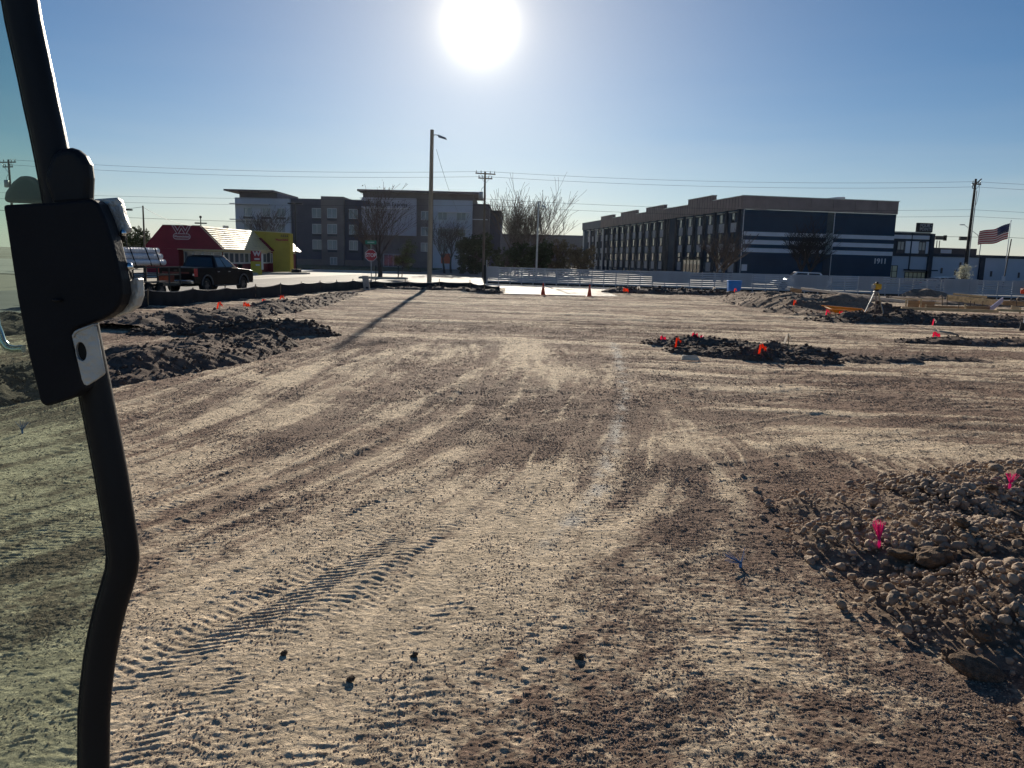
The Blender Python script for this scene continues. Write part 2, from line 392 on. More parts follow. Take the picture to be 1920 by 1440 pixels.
TR = [  # (path in the photograph, half width, lug pitch, lug depth, lug slant, rut depth)
    ([(150, 990), (330, 925), (560, 850), (740, 770)], 0.15, 0.065, 0.010, 0.5, 0.008),
    ([(150, 1075), (330, 1000), (600, 890), (800, 800)], 0.15, 0.065, 0.011, -0.4, 0.010),
    ([(300, 1180), (500, 1070), (700, 965), (860, 900)], 0.14, 0.06, 0.009, 0.3, 0.007),
    ([(200, 1260), (460, 1130), (640, 1040)], 0.14, 0.06, 0.009, -0.3, 0.007),
    ([(560, 1240), (700, 1120), (860, 1010), (960, 920)], 0.14, 0.06, 0.008, 0.3, 0.006),
    ([(870, 805), (960, 792), (1060, 775), (1180, 765)], 0.24, 0.13, 0.018, 0.5, 0.010),
    ([(900, 745), (1010, 735), (1130, 728)], 0.18, 0.13, 0.014, 0.5, 0.008),
    ([(640, 880), (760, 820), (880, 740), (980, 660)], 0.2, 0.15, 0.012, 0.5, 0.012),
    ([(440, 820), (600, 735), (740, 665), (830, 620)], 0.2, 0.16, 0.012, -0.4, 0.014),
    ([(1200, 830), (1420, 800), (1660, 770), (1930, 760)], 0.22, 0.12, 0.010, 0.4, 0.005),
    ([(1180, 770), (1400, 745), (1680, 722), (1930, 715)], 0.22, 0.12, 0.010, -0.4, 0.006),
    ([(1250, 900), (1480, 870), (1700, 835), (1930, 815)], 0.22, 0.12, 0.010, 0.3, 0.004),
    ([(20, 900), (120, 850), (240, 790), (420, 720)], 0.2, 0.15, 0.014, 0.4, 0.012),
    ([(0, 1180), (90, 1120), (190, 1060)], 0.2, 0.13, 0.014, -0.4, 0.010),
]
for pix, hw, pitch, dep, slant, rut in TR:
    wp = wpath(pix); I = near_path(wp, 0.8); xs_, ys_ = X[I], Y[I]
    d, sg, al, L = seg_dist(xs_, ys_, wp)
    ends = sstep(0, 0.8, al) * sstep(0, 0.8, L - al)
    inside = sstep(hw * 1.1, hw * 0.8, d) * ends
    brk = sstep(-0.30, 0.35, fbm(xs_ / 0.6, ys_ / 0.6, int(hw * 999) + int(pitch * 777) + len(pix), 3) + 0.25 * fbm(xs_ / .1, ys_ / .1, 7, 2))
    ph = (al + slant * sg) / pitch + 0.35 * fbm(xs_ / .25, ys_ / .25, 77, 2)
    lug = (0.5 + 0.5 * np.sin(2 * PI * ph)) ** 1.6
    res = np.minimum(1.0, 5.0 / np.maximum(ys_, 1.0) + 0.35)
    Hh[I] += inside * (-0.7 * rut + 0.62 * brk * dep * (lug - 0.4) * res)
    shoulder = np.exp(-((d - hw * 1.2) / 0.06) ** 2) * ends
    Hh[I] += shoulder * 0.009 * (0.6 + 0.8 * fbm(xs_ / .2, ys_ / .2, 71, 2))
    dust[I] = np.clip(dust[I] + 0.30 * shoulder - 0.08 * inside, 0, 1)
    crumb[I] = np.clip(crumb[I] - 0.25 * inside, 0, 1)
# packed pale wheel lines
for pix, wd, hh, du in [([(200, 1040), (420, 935), (640, 850), (760, 770), (1000, 640)], 0.10, 0.016, 0.55),
                        ([(200, 1130), (480, 1010), (720, 905), (880, 850), (960, 800)], 0.16, 0.012, 0.5),
                        ([(430, 840), (520, 790), (640, 720), (780, 650)], 0.09, 0.02, 0.5),
                        ([(300, 830), (430, 760), (560, 705), (700, 640)], 0.12, 0.014, 0.45),
                        ([(640, 1010), (800, 890), (930, 780), (1010, 690)], 0.14, 0.012, 0.45),
                        ([(240, 760), (420, 700), (640, 640)], 0.12, 0.016, 0.5),
                        ([(600, 700), (760, 655), (830, 630)], 0.10, 0.02, 0.4),
                        ([(1180, 690), (1330, 705), (1600, 700), (1920, 690)], 0.16, 0.012, 0.45),
                        ([(1240, 850), (1500, 830), (1750, 800), (1930, 795)], 0.16, 0.012, 0.4),
                        ([(1390, 560), (1480, 585), (1560, 622), (1640, 640)], 0.15, 0.02, 0.5),
                        ([(1440, 610), (1540, 632), (1660, 650)], 0.12, 0.02, 0.6),
                        ([(30, 1000), (120, 950), (200, 905)], 0.06, 0.014, 0.5),
                        ([(0, 1190), (100, 1130), (200, 1080)], 0.07, 0.012, 0.5)]:
    wp = wpath(pix); I = near_path(wp, 0.6); xs_, ys_ = X[I], Y[I]
    d, sg, al, L = seg_dist(xs_, ys_, wp)
    e = np.exp(-(d / wd) ** 2) * sstep(0, 0.6, al) * sstep(0, 0.6, L - al) * (0.35 + 0.65 * sstep(-.3, .3, fbm(xs_ / .5, ys_ / .5, int(wd * 1000), 3)))
    Hh[I] += e * hh; dust[I] = np.clip(dust[I] + du * e, 0, 1); crumb[I] = np.clip(crumb[I] - 0.6 * e, 0, 1)
# line of spilled marking chalk
chalk = np.zeros_like(X)
wp = wpath([(1150, 640), (1165, 690), (1168, 760), (1150, 830), (1120, 920), (1080, 970), (1000, 1045), (930, 1080)])
I = near_path(wp, 0.6); xs_, ys_ = X[I], Y[I]
d, sg, al, L = seg_dist(xs_, ys_, wp)
chalk[I] = np.clip(np.exp(-((d + 0.05 * fbm(xs_ / .12, ys_ / .2, 83, 3)) / (0.05 + 0.004 * ys_)) ** 2) * sstep(-0.35, 0.35, fbm(xs_ / .16, ys_ / .3, 81, 4, .7)) * sstep(0, 1.0, al) * sstep(0, 1.2, L - al), 0, 1) * 0.8
# lumps
amp = 0.30 + 0.70 * crumb
tail = sstep(30, 12, Y)
I = np.nonzero(Y < 14)[0]; xs_, ys_ = X[I], Y[I]
wx = xs_ + 0.022 * fbm(xs_ / .035, ys_ / .035, 101, 2); wy = ys_ + 0.022 * fbm(xs_ / .035, ys_ / .035, 103, 2)
Hh[I] += amp[I] * (0.0085 * clods(wx / 0.022, wy / 0.022, 91, .5) + 0.012 * clods(wx / 0.04, wy / 0.04, 93, .14) + 0.014 * clods(wx / 0.09, wy / 0.09, 95, .04))
Hh += (0.45 + 0.8 * amp) * (0.0035 * fbm(X / 0.035, Y / 0.025, 55, 2, .6) + 0.0055 * np.abs(fbm(X / 0.10, Y / 0.06, 57, 3, .65)))
midw = sstep(8, 15, Y)
Hh += midw * (0.5 + 0.9 * amp) * (0.020 * fbm(X / 0.16, Y / 0.13, 58, 3, .7) + 0.02 * clods(X / .2, Y / .2, 60, .25) * sstep(40, 20, Y))
Hh += sstep(.5, .95, crumb) * 0.012 * clods(X / 0.2, Y / 0.2, 99, .07)
dust = np.clip(dust - 0.25 * (crumb - .4), 0, 1)
# edges sink below the surrounding sheets
edge = np.minimum.reduce([sstep(57.0, 55.6, Y + 0 * X), sstep(1.3, 1.7, Y)])
Hh = Hh * edge - 0.12 * (1 - edge)
# street side: the lot ends at the silt fence, the road sheets lie beyond it
FENCE = [(-19.6, 1.0), (-14.6, 24.0), (-13.68, 28.3), (-13.0, 30.0), (-12.5, 32.4), (-11.85, 35.8), (-11.05, 40.0), (-10.2, 45.9), (-9.5, 48.9), (-7.2, 51.2), (-5.4, 52.2), (-3.1, 52.0), (-0.9, 47.2)]
fxs = np.array([p[0] for p in FENCE]); fys = np.array([p[1] for p in FENCE])
out1 = np.interp(Y, fys[:9], fxs[:9]) - X
out2 = np.minimum(Y - np.interp(X, fxs[7:], fys[7:]), -0.75 - X)
outside = sstep(0.1, 0.5, np.where(Y < 48.9, out1, np.maximum(out1 * 0 - 9, np.where(X < -9.5, 9, out2))))
outside = np.maximum(outside, sstep(56.0, 56.6, Y))
Hh = Hh * (1 - outside) - 0.35 * outside
site = np_mesh('dirt_ground', np.stack([X, Y, Hh], 1), grid_faces(NR, NC), SOIL, smooth=True, attrs={'dust': dust, 'chalk': chalk})
tag(site, kind='structure')
def ground_z(x, y):
    i = int(np.clip(np.searchsorted(ys, y), 1, NR - 2)); t = x / (ys[i] + 1.3)
    j = int(np.clip(round((t - ts[0]) / (ts[1] - ts[0])), 0, NC - 1)); return float(Hh[i * NC + j])
# ------------------------------------------------------------------ streets and pavements
ASPH = M('worn asphalt', (0.13, 0.128, 0.125), rough=0.85, var=0.22, scale=0.35, bump=0.25, bscale=30, spec=0.3)
CONC = M('pale street concrete', (0.41, 0.39, 0.34), rough=0.8, var=0.16, scale=0.25, bump=0.15, bscale=20, spec=0.3)
KERB = M('kerb concrete', (0.40, 0.38, 0.34), rough=0.9, var=0.2, scale=1.5, bump=0.3)
DRYLAND = M('dry open ground', (0.24, 0.21, 0.16), rough=0.95, var=0.3, scale=0.05, bump=0.4, bscale=2)
GRASS = M('winter lawn', (0.085, 0.08, 0.04), rough=0.95, var=0.4, scale=2, bump=0.6, bscale=30)
def sheet(name, poly, z, mat):
    mb = MB(); mb.add([(x, y, z) for x, y in poly], [tuple(range(len(poly)))])
    return tag(mb.build(name, mat, fix=False), kind='structure')
sheet('terrain', [(-1500, -300), (1500, -300), (1500, 2200), (-1500, 2200)], -0.10, DRYLAND)
sheet('street', [(-34, -20), (-18.4, -20), (-13.9, 24), (-9.0, 52), (-4, 57), (4, 160), (-8, 160), (-21, 62)], -0.035, ASPH)
sheet('parking_lot', [(-90, 62), (-20.9, 62.0), (-12.5, 98), (-12.5, 137), (-120, 137), (-120, 62)], -0.045, CONC)
sheet('cross_street', [(-20.9, 61.8), (-9.0, 52.2), (-4.2, 56.9), (90, 56.9), (90, 110), (-12.4, 110), (-12.4, 98)], -0.040, CONC)
drv = MB().box(-0.62, 6.3, 46.6, 56.4, -0.05, 0.035)
tag(drv.build('driveway', CONC, bevel=0.01), kind='structure')
def island(name, poly, top, h=0.13):
    """a kerbed island: kerb ring and planted top"""
    mb = MB(); mb.prism(poly, lambda x, y: (x, y, -0.06), lambda x, y: (x, y, h))
    k = tag(mb.build(name, KERB, bevel=0.03), kind='structure')
    cx = sum(p[0] for p in poly) / len(poly); cyy = sum(p[1] for p in poly) / len(poly)
    mt = MB(); inner = [(cx + (x - cx) * 0.93, cyy + (y - cyy) * 0.90) for x, y in poly]
    mt.prism(inner, lambda x, y: (x, y, h - 0.02), lambda x, y: (x, y, h + 0.02)); mt.build('planting', top, k)
def gp(px, py): return tuple(gnd(px, py))[:2]
def oval(cx, cyy, rx, ry, rot=0, n=18):
    return [(cx + rx * math.cos(t) * math.cos(rot) - ry * math.sin(t) * math.sin(rot), cyy + rx * math.cos(t) * math.sin(rot) + ry * math.sin(t) * math.cos(rot)) for t in [2 * PI * i / n for i in range(n)]]
island('kerb_island', oval(-12.3, 73.0, 2.3, 1.1, 0.05), GRASS)
island('kerb_island', oval(-24.8, 79.5, 5.2, 1.6, 1.05), GRASS)
mb = MB().box(-7.6, -2.9, 59.4, 60.6, -0.06, 0.12); tag(mb.build('kerb_island', KERB, bevel=0.03), kind='structure')
mb = MB().box(-60, -13.2, 110, 142, -0.06, 0.1); tag(mb.build('lawn', GRASS, bevel=0.03), kind='structure')
# parking stripes on the restaurant side
PAINT = M('worn road paint', (0.7, 0.68, 0.6), rough=0.8, var=0.2, scale=6)
for i, (a, b) in enumerate([((-22.2, 58.0), (-15.0, 90.0)), ((-20.2, 44.0), (-17.6, 55.0))]):
    d_ = Vector((b[0] - a[0], b[1] - a[1], 0)).normalized(); q = Vector((-d_.y, d_.x, 0)) * 0.06
    mb = MB(); mb.add([(a[0] - q.x, a[1] - q.y, -0.026), (b[0] - q.x, b[1] - q.y, -0.026), (b[0] + q.x, b[1] + q.y, -0.026), (a[0] + q.x, a[1] + q.y, -0.026)], [(0, 1, 2, 3)])
    tag(mb.build('road_marking', PAINT, fix=False), kind='structure')

# ------------------------------------------------------------------ rocks
def rock_var(sub, seed, rough=0.22, flat=0.75):
    bm = bmesh.new(); bmesh.ops.create_icosphere(bm, subdivisions=sub, radius=1.0)
    rnd = random.Random(seed); ax = [Vector((rnd.uniform(-1, 1), rnd.uniform(-1, 1), rnd.uniform(-1, 1))).normalized() for _ in range(7)]
    am = [rnd.uniform(-rough, rough) for _ in ax]; sq = Vector((rnd.uniform(.8, 1.25), rnd.uniform(.75, 1.1), rnd.uniform(flat - .12, flat + .15)))
    for v in bm.verts:
        d = v.co.normalized(); s_ = 1.0
        for a_, k in zip(ax, am): s_ += k * max(0, d.dot(a_)) ** 2
        s_ += rnd.uniform(-1, 1) * rough * 0.28
        v.co = Vector((d.x * sq.x, d.y * sq.y, d.z * sq.z)) * s_
    V = np.array([v.co[:] for v in bm.verts], np.float32); F = np.array([[v.index for v in f.verts] for f in bm.faces], np.int32)
    bm.free(); return V, F
R1 = [rock_var(1, 100 + i, .3) for i in range(8)]; R2 = [rock_var(2, 200 + i, .42) for i in range(8)]; R3 = [rock_var(3, 300 + i, .45) for i in range(6)]
def scatter(items, vars_, rnd):
    """items: (x, y, z, size) -> merged arrays"""
    Vs, Fs, n = [], [], 0
    for x, y, z, s in items:
        V, F = vars_[rnd.randrange(len(vars_))]
        e = Euler((rnd.uniform(-.5, .5), rnd.uniform(-.5, .5), rnd.uniform(0, 6.28))).to_matrix()
        W = V @ np.array(e).T * s + np.array((x, y, z)); Vs.append(W); Fs.append(F + n); n += len(V)
    return np.concatenate(Vs), np.concatenate(Fs)

def gp3(px, py, z): return tuple(gnd(px, py, z))[:2]
def heap(name, label, base, prof, ext, res, mat, clodmat, seed, n_clod, clod_size, rough=1.0, lump=0.3, ground=None, z0=-0.06, group=None):
    """a dumped heap: prof(x, y) gives its height over its own plan; ext = (x0, x1, y0, y1) in world"""
    x0, x1, y0, y1 = ext; nc = int((x1 - x0) / res) + 2; nr = int((y1 - y0) / res) + 2
    gx, gy = np.meshgrid(np.linspace(x0, x1, nc), np.linspace(y0, y1, nr)); x, y = gx.ravel(), gy.ravel()
    h0 = prof(x + 0.25 * lump * fbm(x / lump, y / lump, seed + 5, 2), y + 0.25 * lump * fbm(x / lump, y / lump, seed + 6, 2))
    k = sstep(0.0, 0.12, h0)
    h = h0 * (0.82 + 0.3 * fbm(x / 1.1, y / 1.1, seed, 3)) + k * rough * (0.05 * fbm(x / .35, y / .35, seed + 1, 4, .6) + 0.20 * lump * clods(x / lump, y / lump, seed + 2, .6) + 0.10 * lump * clods(x / (lump * .4), y / (lump * .4), seed + 3, .7))
    z = np.where(h0 > 0.0, h + z0 + 0.02, z0)
    F = grid_faces(nr, nc); keep = (h0[F] > 0.001).any(1); F = F[keep]
    used = np.unique(F); remap = np.full(len(x), -1, np.int64); remap[used] = np.arange(len(used))
    root = thing(name, label, 'dirt heap', (base[0], base[1], 0), 0, group)
    V = np.stack([x[used] - base[0], y[used] - base[1], z[used]], 1)
    np_mesh('mound', V, remap[F], mat, root, smooth=True)
    rnd = random.Random(seed); items = []; w_ = np.clip(h0, 0, None); idx = np.nonzero(h0 > 0.02)[0]
    for _ in range(n_clod):
        i = idx[rnd.randrange(len(idx))]; s = clod_size * (0.35 + 1.0 * rnd.random() ** 3)
        items.append((x[i] - base[0], y[i] - base[1], z[i] + s * 0.25, s))
    if items:
        V, F2 = scatter(items, R1 if clod_size < .12 else R2, rnd)
        tag(np_mesh('clods', V, F2, clodmat, root), kind='stuff')
    return root
def ridge(path, wid, hgt, jag=0.25, seed=3, ex=0.8):
    pts = np.array(path, float)
    def f(x, y):
        best = np.full_like(x, 1e9); hh = np.zeros_like(x)
        for i in range(len(pts) - 1):
            (xa, ya), (xb, yb) = pts[i][:2], pts[i + 1][:2]; dx, dy = xb - xa, yb - ya; ln2 = dx * dx + dy * dy
            t = np.clip(((x - xa) * dx + (y - ya) * dy) / ln2, 0, 1); d = np.hypot(x - xa - t * dx, y - ya - t * dy)
            H_ = hgt[i] + (hgt[i + 1] - hgt[i]) * t; W_ = wid[i] + (wid[i + 1] - wid[i]) * t
            v = H_ * np.clip(1 - (d / W_) ** 2, 0, 1) ** ex
            hh = np.maximum(hh, v)
        return hh * (1 + jag * fbm(x / .8, y / .8, seed, 2))
    return f
def multi(*fs):
    def f(x, y):
        v = fs[0](x, y)
        for g_ in fs[1:]: v = np.maximum(v, g_(x, y))
        return v
    return f
# left berms
heap('dirt_heap', 'long low clod-strewn dirt berm nearest the cab post on the left', (-6.5, 17), multi(
    ridge([(-8.6, 9.0), (-7.1, 12.3), (-6.2, 15.0), (-5.9, 17.6)], [1.3, 1.2, 1.2, 1.0], [.46, .46, .44, .40], .35, 4)),
    (-10.4, -4.4, 7.6, 18.9), 0.042, HEAP, DARKCLOD, 11, 1700, 0.038, 0.95, 0.20)
heap('dirt_heap', 'dark clod pile with a pink ribbon at the tip of the left berm', (-6.2, 20.4), multi(
    ridge([(-8.8, 20.0), (-7.0, 20.6), (-5.8, 20.6), (-5.1, 20.4)], [1.1, 1.1, 0.9, 0.5], [.24, .46, .46, .24], .4, 5)),
    (-10.2, -3.5, 18.6, 22.2), 0.04, HEAP, DARKCLOD, 21, 800, 0.06, 1.1, 0.28)
heap('dirt_heap', 'dug brown bank behind the dark clod pile on the left', (-10, 22), multi(
    ridge([(-13.4, 19.0), (-11.6, 22.4), (-10.4, 23.6)], [1.6, 1.3, 1.0], [.40, .36, .26], .35, 6)),
    (-15.4, -8.8, 17, 25), 0.06, HEAP, CLODM, 31, 600, 0.035, 0.7, 0.2)
heap('dirt_heap', 'long dirt berm with orange flags running beside the silt fence', (-9.6, 32), multi(
    ridge([gp3(215, 607, .2), gp3(270, 594, .25), gp3(340, 585, .28), gp3(420, 582, .28), gp3(500, 572, .25), gp3(580, 561, .2), gp3(650, 549, .1)], [.9, 1.0, 1.0, 1.0, 1.0, 1.0, .9], [.26, .34, .42, .42, .38, .30, .18], .35, 8)),
    (-14.4, -6.6, 20.0, 46.8), 0.075, HEAP, CLODM, 41, 900, 0.05, 0.7, 0.24)
# pile right of centre
heap('dirt_heap', 'dark clod pile with pink and orange ribbons right of centre', (5.6, 18.6), multi(
    ridge([(3.9, 20.2), (4.6, 19.9), (5.4, 19.8), (6.3, 18.9), (7.3, 18.4)], [.6, .9, .9, .9, .7], [.14, .30, .26, .28, .18], .5, 9),
    ridge([(4.2, 18.6), (5.6, 17.6), (6.8, 17.2)], [.6, .7, .6], [.18, .22, .14], .5, 10),
    ridge([(6.4, 18.9), (7.2, 19.4)], [.6, .6], [.32, .22], .5, 12)),
    (2.9, 8.5, 16, 21.6), 0.03, HEAP, DARKCLOD, 51, 900, 0.045, 1.1, 0.22)
heap('dirt_heap', 'low crumbled dirt spill trailing right from the ribboned clod pile', (9, 18), multi(
    ridge([(8.0, 17.6), (9.0, 17.6)], [.6, .5], [.10, .12], .5, 13), ridge([(9.8, 18.2), (10.8, 18.0)], [.6, .6], [.16, .1], .5, 14)),
    (7.2, 11.8, 16.6, 19.2), 0.04, HEAP, CLODM, 61, 120, 0.04, 0.8, 0.2)
heap('dirt_heap', 'black low ridge of damp soil near the right edge by a pink flag', (13, 22.3), multi(
    ridge([(11.6, 22.6), (12.8, 22.4), (14.2, 22.6), (16.2, 22.4), (18.5, 22.9)], [.6, .7, .7, .7, .8], [.12, .26, .22, .28, .3], .5, 15)),
    (10.8, 19.6, 21.3, 24), 0.05, HEAP, DARKCLOD, 71, 260, 0.05, 1.0, 0.22)
# right mounds
heap('dirt_heap', 'big grey dirt mound left of the surveying tripod', (15, 38), multi(
    ridge([(13.2, 47.5), (13.3, 43), (13.9, 40.0), (14.6, 37.6)], [1.3, 1.9, 2.4, 2.2], [.4, .68, .95, .80], .2, 16),
    ridge([(15.8, 37.4), (16.3, 38.2)], [1.8, 1.7], [1.02, .92], .08, 17),
    ridge([(12.6, 35.2), (13.2, 33.0)], [1.5, 1.3], [.42, .34], .25, 18)),
    (10.4, 19.2, 30.8, 49.5), 0.08, SANDY, CLODM, 81, 900, 0.05, 0.5, 0.24)
heap('dirt_heap', 'long dark clod berm in front of the timber forms on the right', (16, 30), multi(
    ridge([(12.4, 30.2), (13.6, 30.3), (15.5, 30.6), (18, 30.6), (21, 30.4), (25, 30.4)], [1.2, 1.3, 1.5, 1.5, 1.4, 1.4], [.22, .46, .46, .46, .42, .46], .3, 19)),
    (10.9, 26, 28.4, 32.6), 0.055, HEAP, DARKCLOD, 91, 1300, 0.06, 0.85, 0.28)
heap('dirt_heap', 'small black soil heap beside the foot of the surveying tripod', (15.6, 32), multi(
    ridge([(15.2, 32.0), (16.2, 32.3)], [.95, .8], [.80, .55], .25, 20)), (13.9, 17.6, 30.8, 33.6), 0.05, HEAP, DARKCLOD, 95, 60, 0.09, 1.0, 0.25)
heap('dirt_heap', 'low dark dirt bank at the foot of the white fence right of the driveway', (10, 52), multi(
    ridge([(6.9, 52.5), (9.5, 53), (13, 53.5), (16, 53.5)], [1.2, 1.3, 1.3, 1.3], [.4, .46, .40, .30], .3, 22)), (5.9, 17.6, 50.6, 55.2), 0.11, HEAP, DARKCLOD, 97, 160, 0.12, 1.0, 0.4)
heap('dirt_heap', 'low dark dirt bank behind the silt fence left of the driveway', (-3, 50), multi(
    ridge([(-8.6, 49.4), (-6, 50.3), (-3.2, 49.4), (-1.4, 47.4)], [.8, 1.0, 1.0, .8], [.14, .24, .3, .26], .4, 23)), (-9.6, -0.7, 46.4, 51.6), 0.10, HEAP, DARKCLOD, 98, 90, 0.10, 1.0, 0.4)
heap('dirt_heap', 'bare earth bank beyond the timber forms under the white fence', (25, 50), multi(
    ridge([(17.6, 53.0), (24, 50), (30, 48), (36, 47)], [2.2, 2.4, 2.4, 2.4], [.35, .42, .42, .4], .15, 24)), (15.2, 38, 44.6, 55.4), 0.14, SANDY, CLODM, 99, 160, 0.12, .8, 0.5)

# cobble heap in the right foreground
cob = multi(ridge([(2.75, 6.5), (3.4, 6.35), (4.3, 6.9), (5.4, 7.4)], [.75, .9, 1.0, 1.0], [.10, .16, .24, .24], .3, 25, 1.7),
            ridge([(2.7, 5.7), (3.3, 5.5), (3.9, 5.2)], [.75, 1.0, 1.0], [.14, .32, .36], .3, 26, 1.7),
            ridge([(2.65, 4.5), (3.2, 4.4), (3.8, 4.3)], [.75, 1.0, 1.0], [.10, .28, .36], .3, 27, 1.7),
            ridge([(2.9, 3.3), (3.6, 3.4)], [.7, .8], [.12, .2], .3, 28, 1.7))
ch = heap('stone_heap', 'pale cobble-covered spoil heap in the right foreground', (3.6, 5.2), cob, (1.9, 6.4, 2.6, 8.4), 0.022, SANDY, CLODM, 111, 0, 0.05, 0.8, 0.14)
ch['category'] = 'stone heap'
rnd = random.Random(5)
_cgx, _cgy = np.meshgrid(np.arange(1.4, 6.8, .02), np.arange(2.2, 9.0, .02)); _cg = cob(_cgx.ravel(), _cgy.ravel()).reshape(_cgx.shape)
def cz(x, y):
    i, j = int(round((y - 2.2) / .02)), int(round((x - 1.4) / .02))
    return float(_cg[i, j]) if 0 <= i < _cg.shape[0] and 0 <= j < _cg.shape[1] else 0.0
def hit(px, py):
    d = ray(px, py); k = 2.0
    while k < 14:
        p = Vector((0, 0, EYE)) + d * k
        if p.z < max(cz(p.x, p.y), 0.0): break
        k += .01
    return p
small, tiny = [], []
tries = 0
while len(small) < 4200 and tries < 60000:
    tries += 1
    x, y = rnd.uniform(1.7, 6.2), rnd.uniform(2.7, 8.3); h = cz(x, y)
    if x > 1.02 * (y + 1.3) * 0.98: continue
    if rnd.random() > (0.03 + 1.1 * min(h, .2) / .2) * (1.0 if math.sin(3.1 * x + 1.3 * y) + math.sin(2.3 * y - 1.7 * x + 1) > -.35 else .15): continue
    s = 0.010 + 0.030 * rnd.random() ** 3
    small.append((x - 3.6, y - 5.2, max(h * .9, ground_z(x, y)) - 0.012 + s * .55, s))
tiny = []
while len(tiny) < 5200:
    x, y = rnd.uniform(1.6, 6.2), rnd.uniform(2.7, 8.3); h = cz(x, y)
    if rnd.random() > 0.06 + 1.3 * min(h, .15) / .15: continue
    s = 0.005 + 0.012 * rnd.random() ** 2
    tiny.append((x - 3.6, y - 5.2, max(h * .93, ground_z(x, y)) - 0.006 + s * .5, s))
V, F = scatter(tiny, R1, rnd)
tag(np_mesh('pebbles', V, F, STONE, ch), kind='stuff')
V, F = scatter(small, R2, rnd)
tag(np_mesh('gravel', V, F, STONE, ch, smooth=False), kind='stuff')
rock_me = []
for i, (V, F) in enumerate(R3):
    o = np_mesh('stone', V, F, STONE, None, smooth=True); rock_me.append(o.data); bpy.data.objects.remove(o)
clod_me = []
for i in range(5):
    V, F = rock_var(3, 400 + i, .55); o = np_mesh('earth_clod', V, F, M('broken earth lump', (0.17, 0.12, 0.085), rough=.95, var=.45, scale=2.5, bump=.9, bscale=9, spec=.1), None); clod_me.append(o.data); bpy.data.objects.remove(o)
cnt = 0
while cnt < 60:
    x, y = rnd.uniform(2.3, 5.6), rnd.uniform(3.0, 8.0); h = cz(x, y)
    if h < 0.05: continue
    o = link_mesh('stone', rock_me[rnd.randrange(len(rock_me))]); s = 0.028 + 0.020 * rnd.random() ** 2
    o.location = (x, y, h * .92 - 0.015 + s * .45); o.rotation_euler = (rnd.uniform(-.4, .4), rnd.uniform(-.4, .4), rnd.uniform(0, 6.3)); o.scale = (s, s, s)
    tag(o, 'fist-sized pale rounded stone lying on the foreground cobble heap', 'stone', 'fist-sized stones on the foreground heap'); cnt += 1
for px, py, s, lab, me in [
    (1745, 1040, .20, 'largest reddish brown earth lump, split, at the crest of the cobble heap', 0),
    (1805, 972, .14, 'flat brown slab of earth behind the split lump on the cobble heap', 1),
    (1838, 1180, .13, 'dark upright earth lump at the right edge of the cobble heap', 2),
    (1830, 1255, .12, 'dark earth lump just below another dark lump on the cobble heap', 3),
    (1612, 978, .08, 'small dark earth lump just left of the pink whisker marker', 4),
    (1860, 905, .11, 'pale earth lump beside the pink marker at the right edge', 1),
    (1690, 1035, .09, 'pale grey earth lump just right of the pink whisker marker', 3),
    (1785, 1225, .08, 'brown earth lump left of the two dark lumps on the cobble heap', 0)]:
    g_ = hit(px, py + 12); s *= .5; h = cz(g_.x, g_.y)
    o = link_mesh('earth_clod', clod_me[me]); o.location = (g_.x, g_.y, max(h, 0) + s * .35); o.scale = (s * 1.25, s, s * .85); o.rotation_euler = (.2, .3, px * .7)
    tag(o, lab, 'earth clod')
# loose grit strewn over the ground: one object, its pebbles spread by geometry nodes
rg = np.random.default_rng(12)
GX, GY, GS = [], [], []
for y0, y1, n_, r0, r1 in ((2.4, 6.0, 170000, .0022, .0070), (6.0, 11.5, 150000, .0035, .0095), (11.5, 26.0, 130000, .006, .0135)):
    yy_ = y0 + (y1 - y0) * rg.random(n_ * 3) ** .9; xx_ = (rg.random(n_ * 3) * 1.72 - .84) * (yy_ + 1.3)
    ii = np.clip(np.searchsorted(ys, yy_), 1, NR - 2); jj = np.clip(((xx_ / (ys[ii] + 1.3) - ts[0]) / (ts[1] - ts[0])).round().astype(int), 0, NC - 1)
    cr_ = crumb[ii * NC + jj]; du_ = dust[ii * NC + jj]; pt_ = sstep(-.25, .45, fbm(xx_ / .45, yy_ / .45, 505, 3, .6))
    keep = rg.random(n_ * 3) < (0.16 + 0.5 * cr_ * (1.15 - du_)) * (.3 + pt_) * (1 - outside[ii * NC + jj])
    GX.append(xx_[keep][:n_]); GY.append(yy_[keep][:n_]); GS.append(r0 + (r1 - r0) * rg.random(keep.sum())[:n_] ** 3.0)
GX, GY, GS = map(np.concatenate, (GX, GY, GS))
ii = np.clip(np.searchsorted(ys, GY), 1, NR - 2); jj = np.clip(((GX / (ys[ii] + 1.3) - ts[0]) / (ts[1] - ts[0])).round().astype(int), 0, NC - 1)
GZ = Hh[ii * NC + jj] + GS * .08
GRITM = soil('loose soil grit', (0.76, 0.605, 0.43), (0.34, 0.245, 0.185), (0.42, 0.295, 0.22), use_attr=False, bump=.3, fine=60)
gm = bpy.data.meshes.new('loose_grit'); gm.vertices.add(len(GX)); gm.vertices.foreach_set('co', np.stack([GX, GY, GZ], 1).astype(np.float32).ravel())
a_ = gm.attributes.new('size', 'FLOAT', 'POINT'); a_.data.foreach_set('value', GS.astype(np.float32))
a_ = gm.attributes.new('turn', 'FLOAT_VECTOR', 'POINT'); a_.data.foreach_set('vector', (rg.random((len(GX), 3)) * np.array([.5, .5, 6.28])).astype(np.float32).ravel())
go = tag(link_mesh('loose_grit', gm), 'loose grit and crumbs of dry earth strewn over the graded ground', 'grit', kind='stuff')
ng = bpy.data.node_groups.new('strew_grit', 'GeometryNodeTree'); ng.interface.new_socket('Geometry', in_out='INPUT', socket_type='NodeSocketGeometry'); ng.interface.new_socket('Geometry', in_out='OUTPUT', socket_type='NodeSocketGeometry')
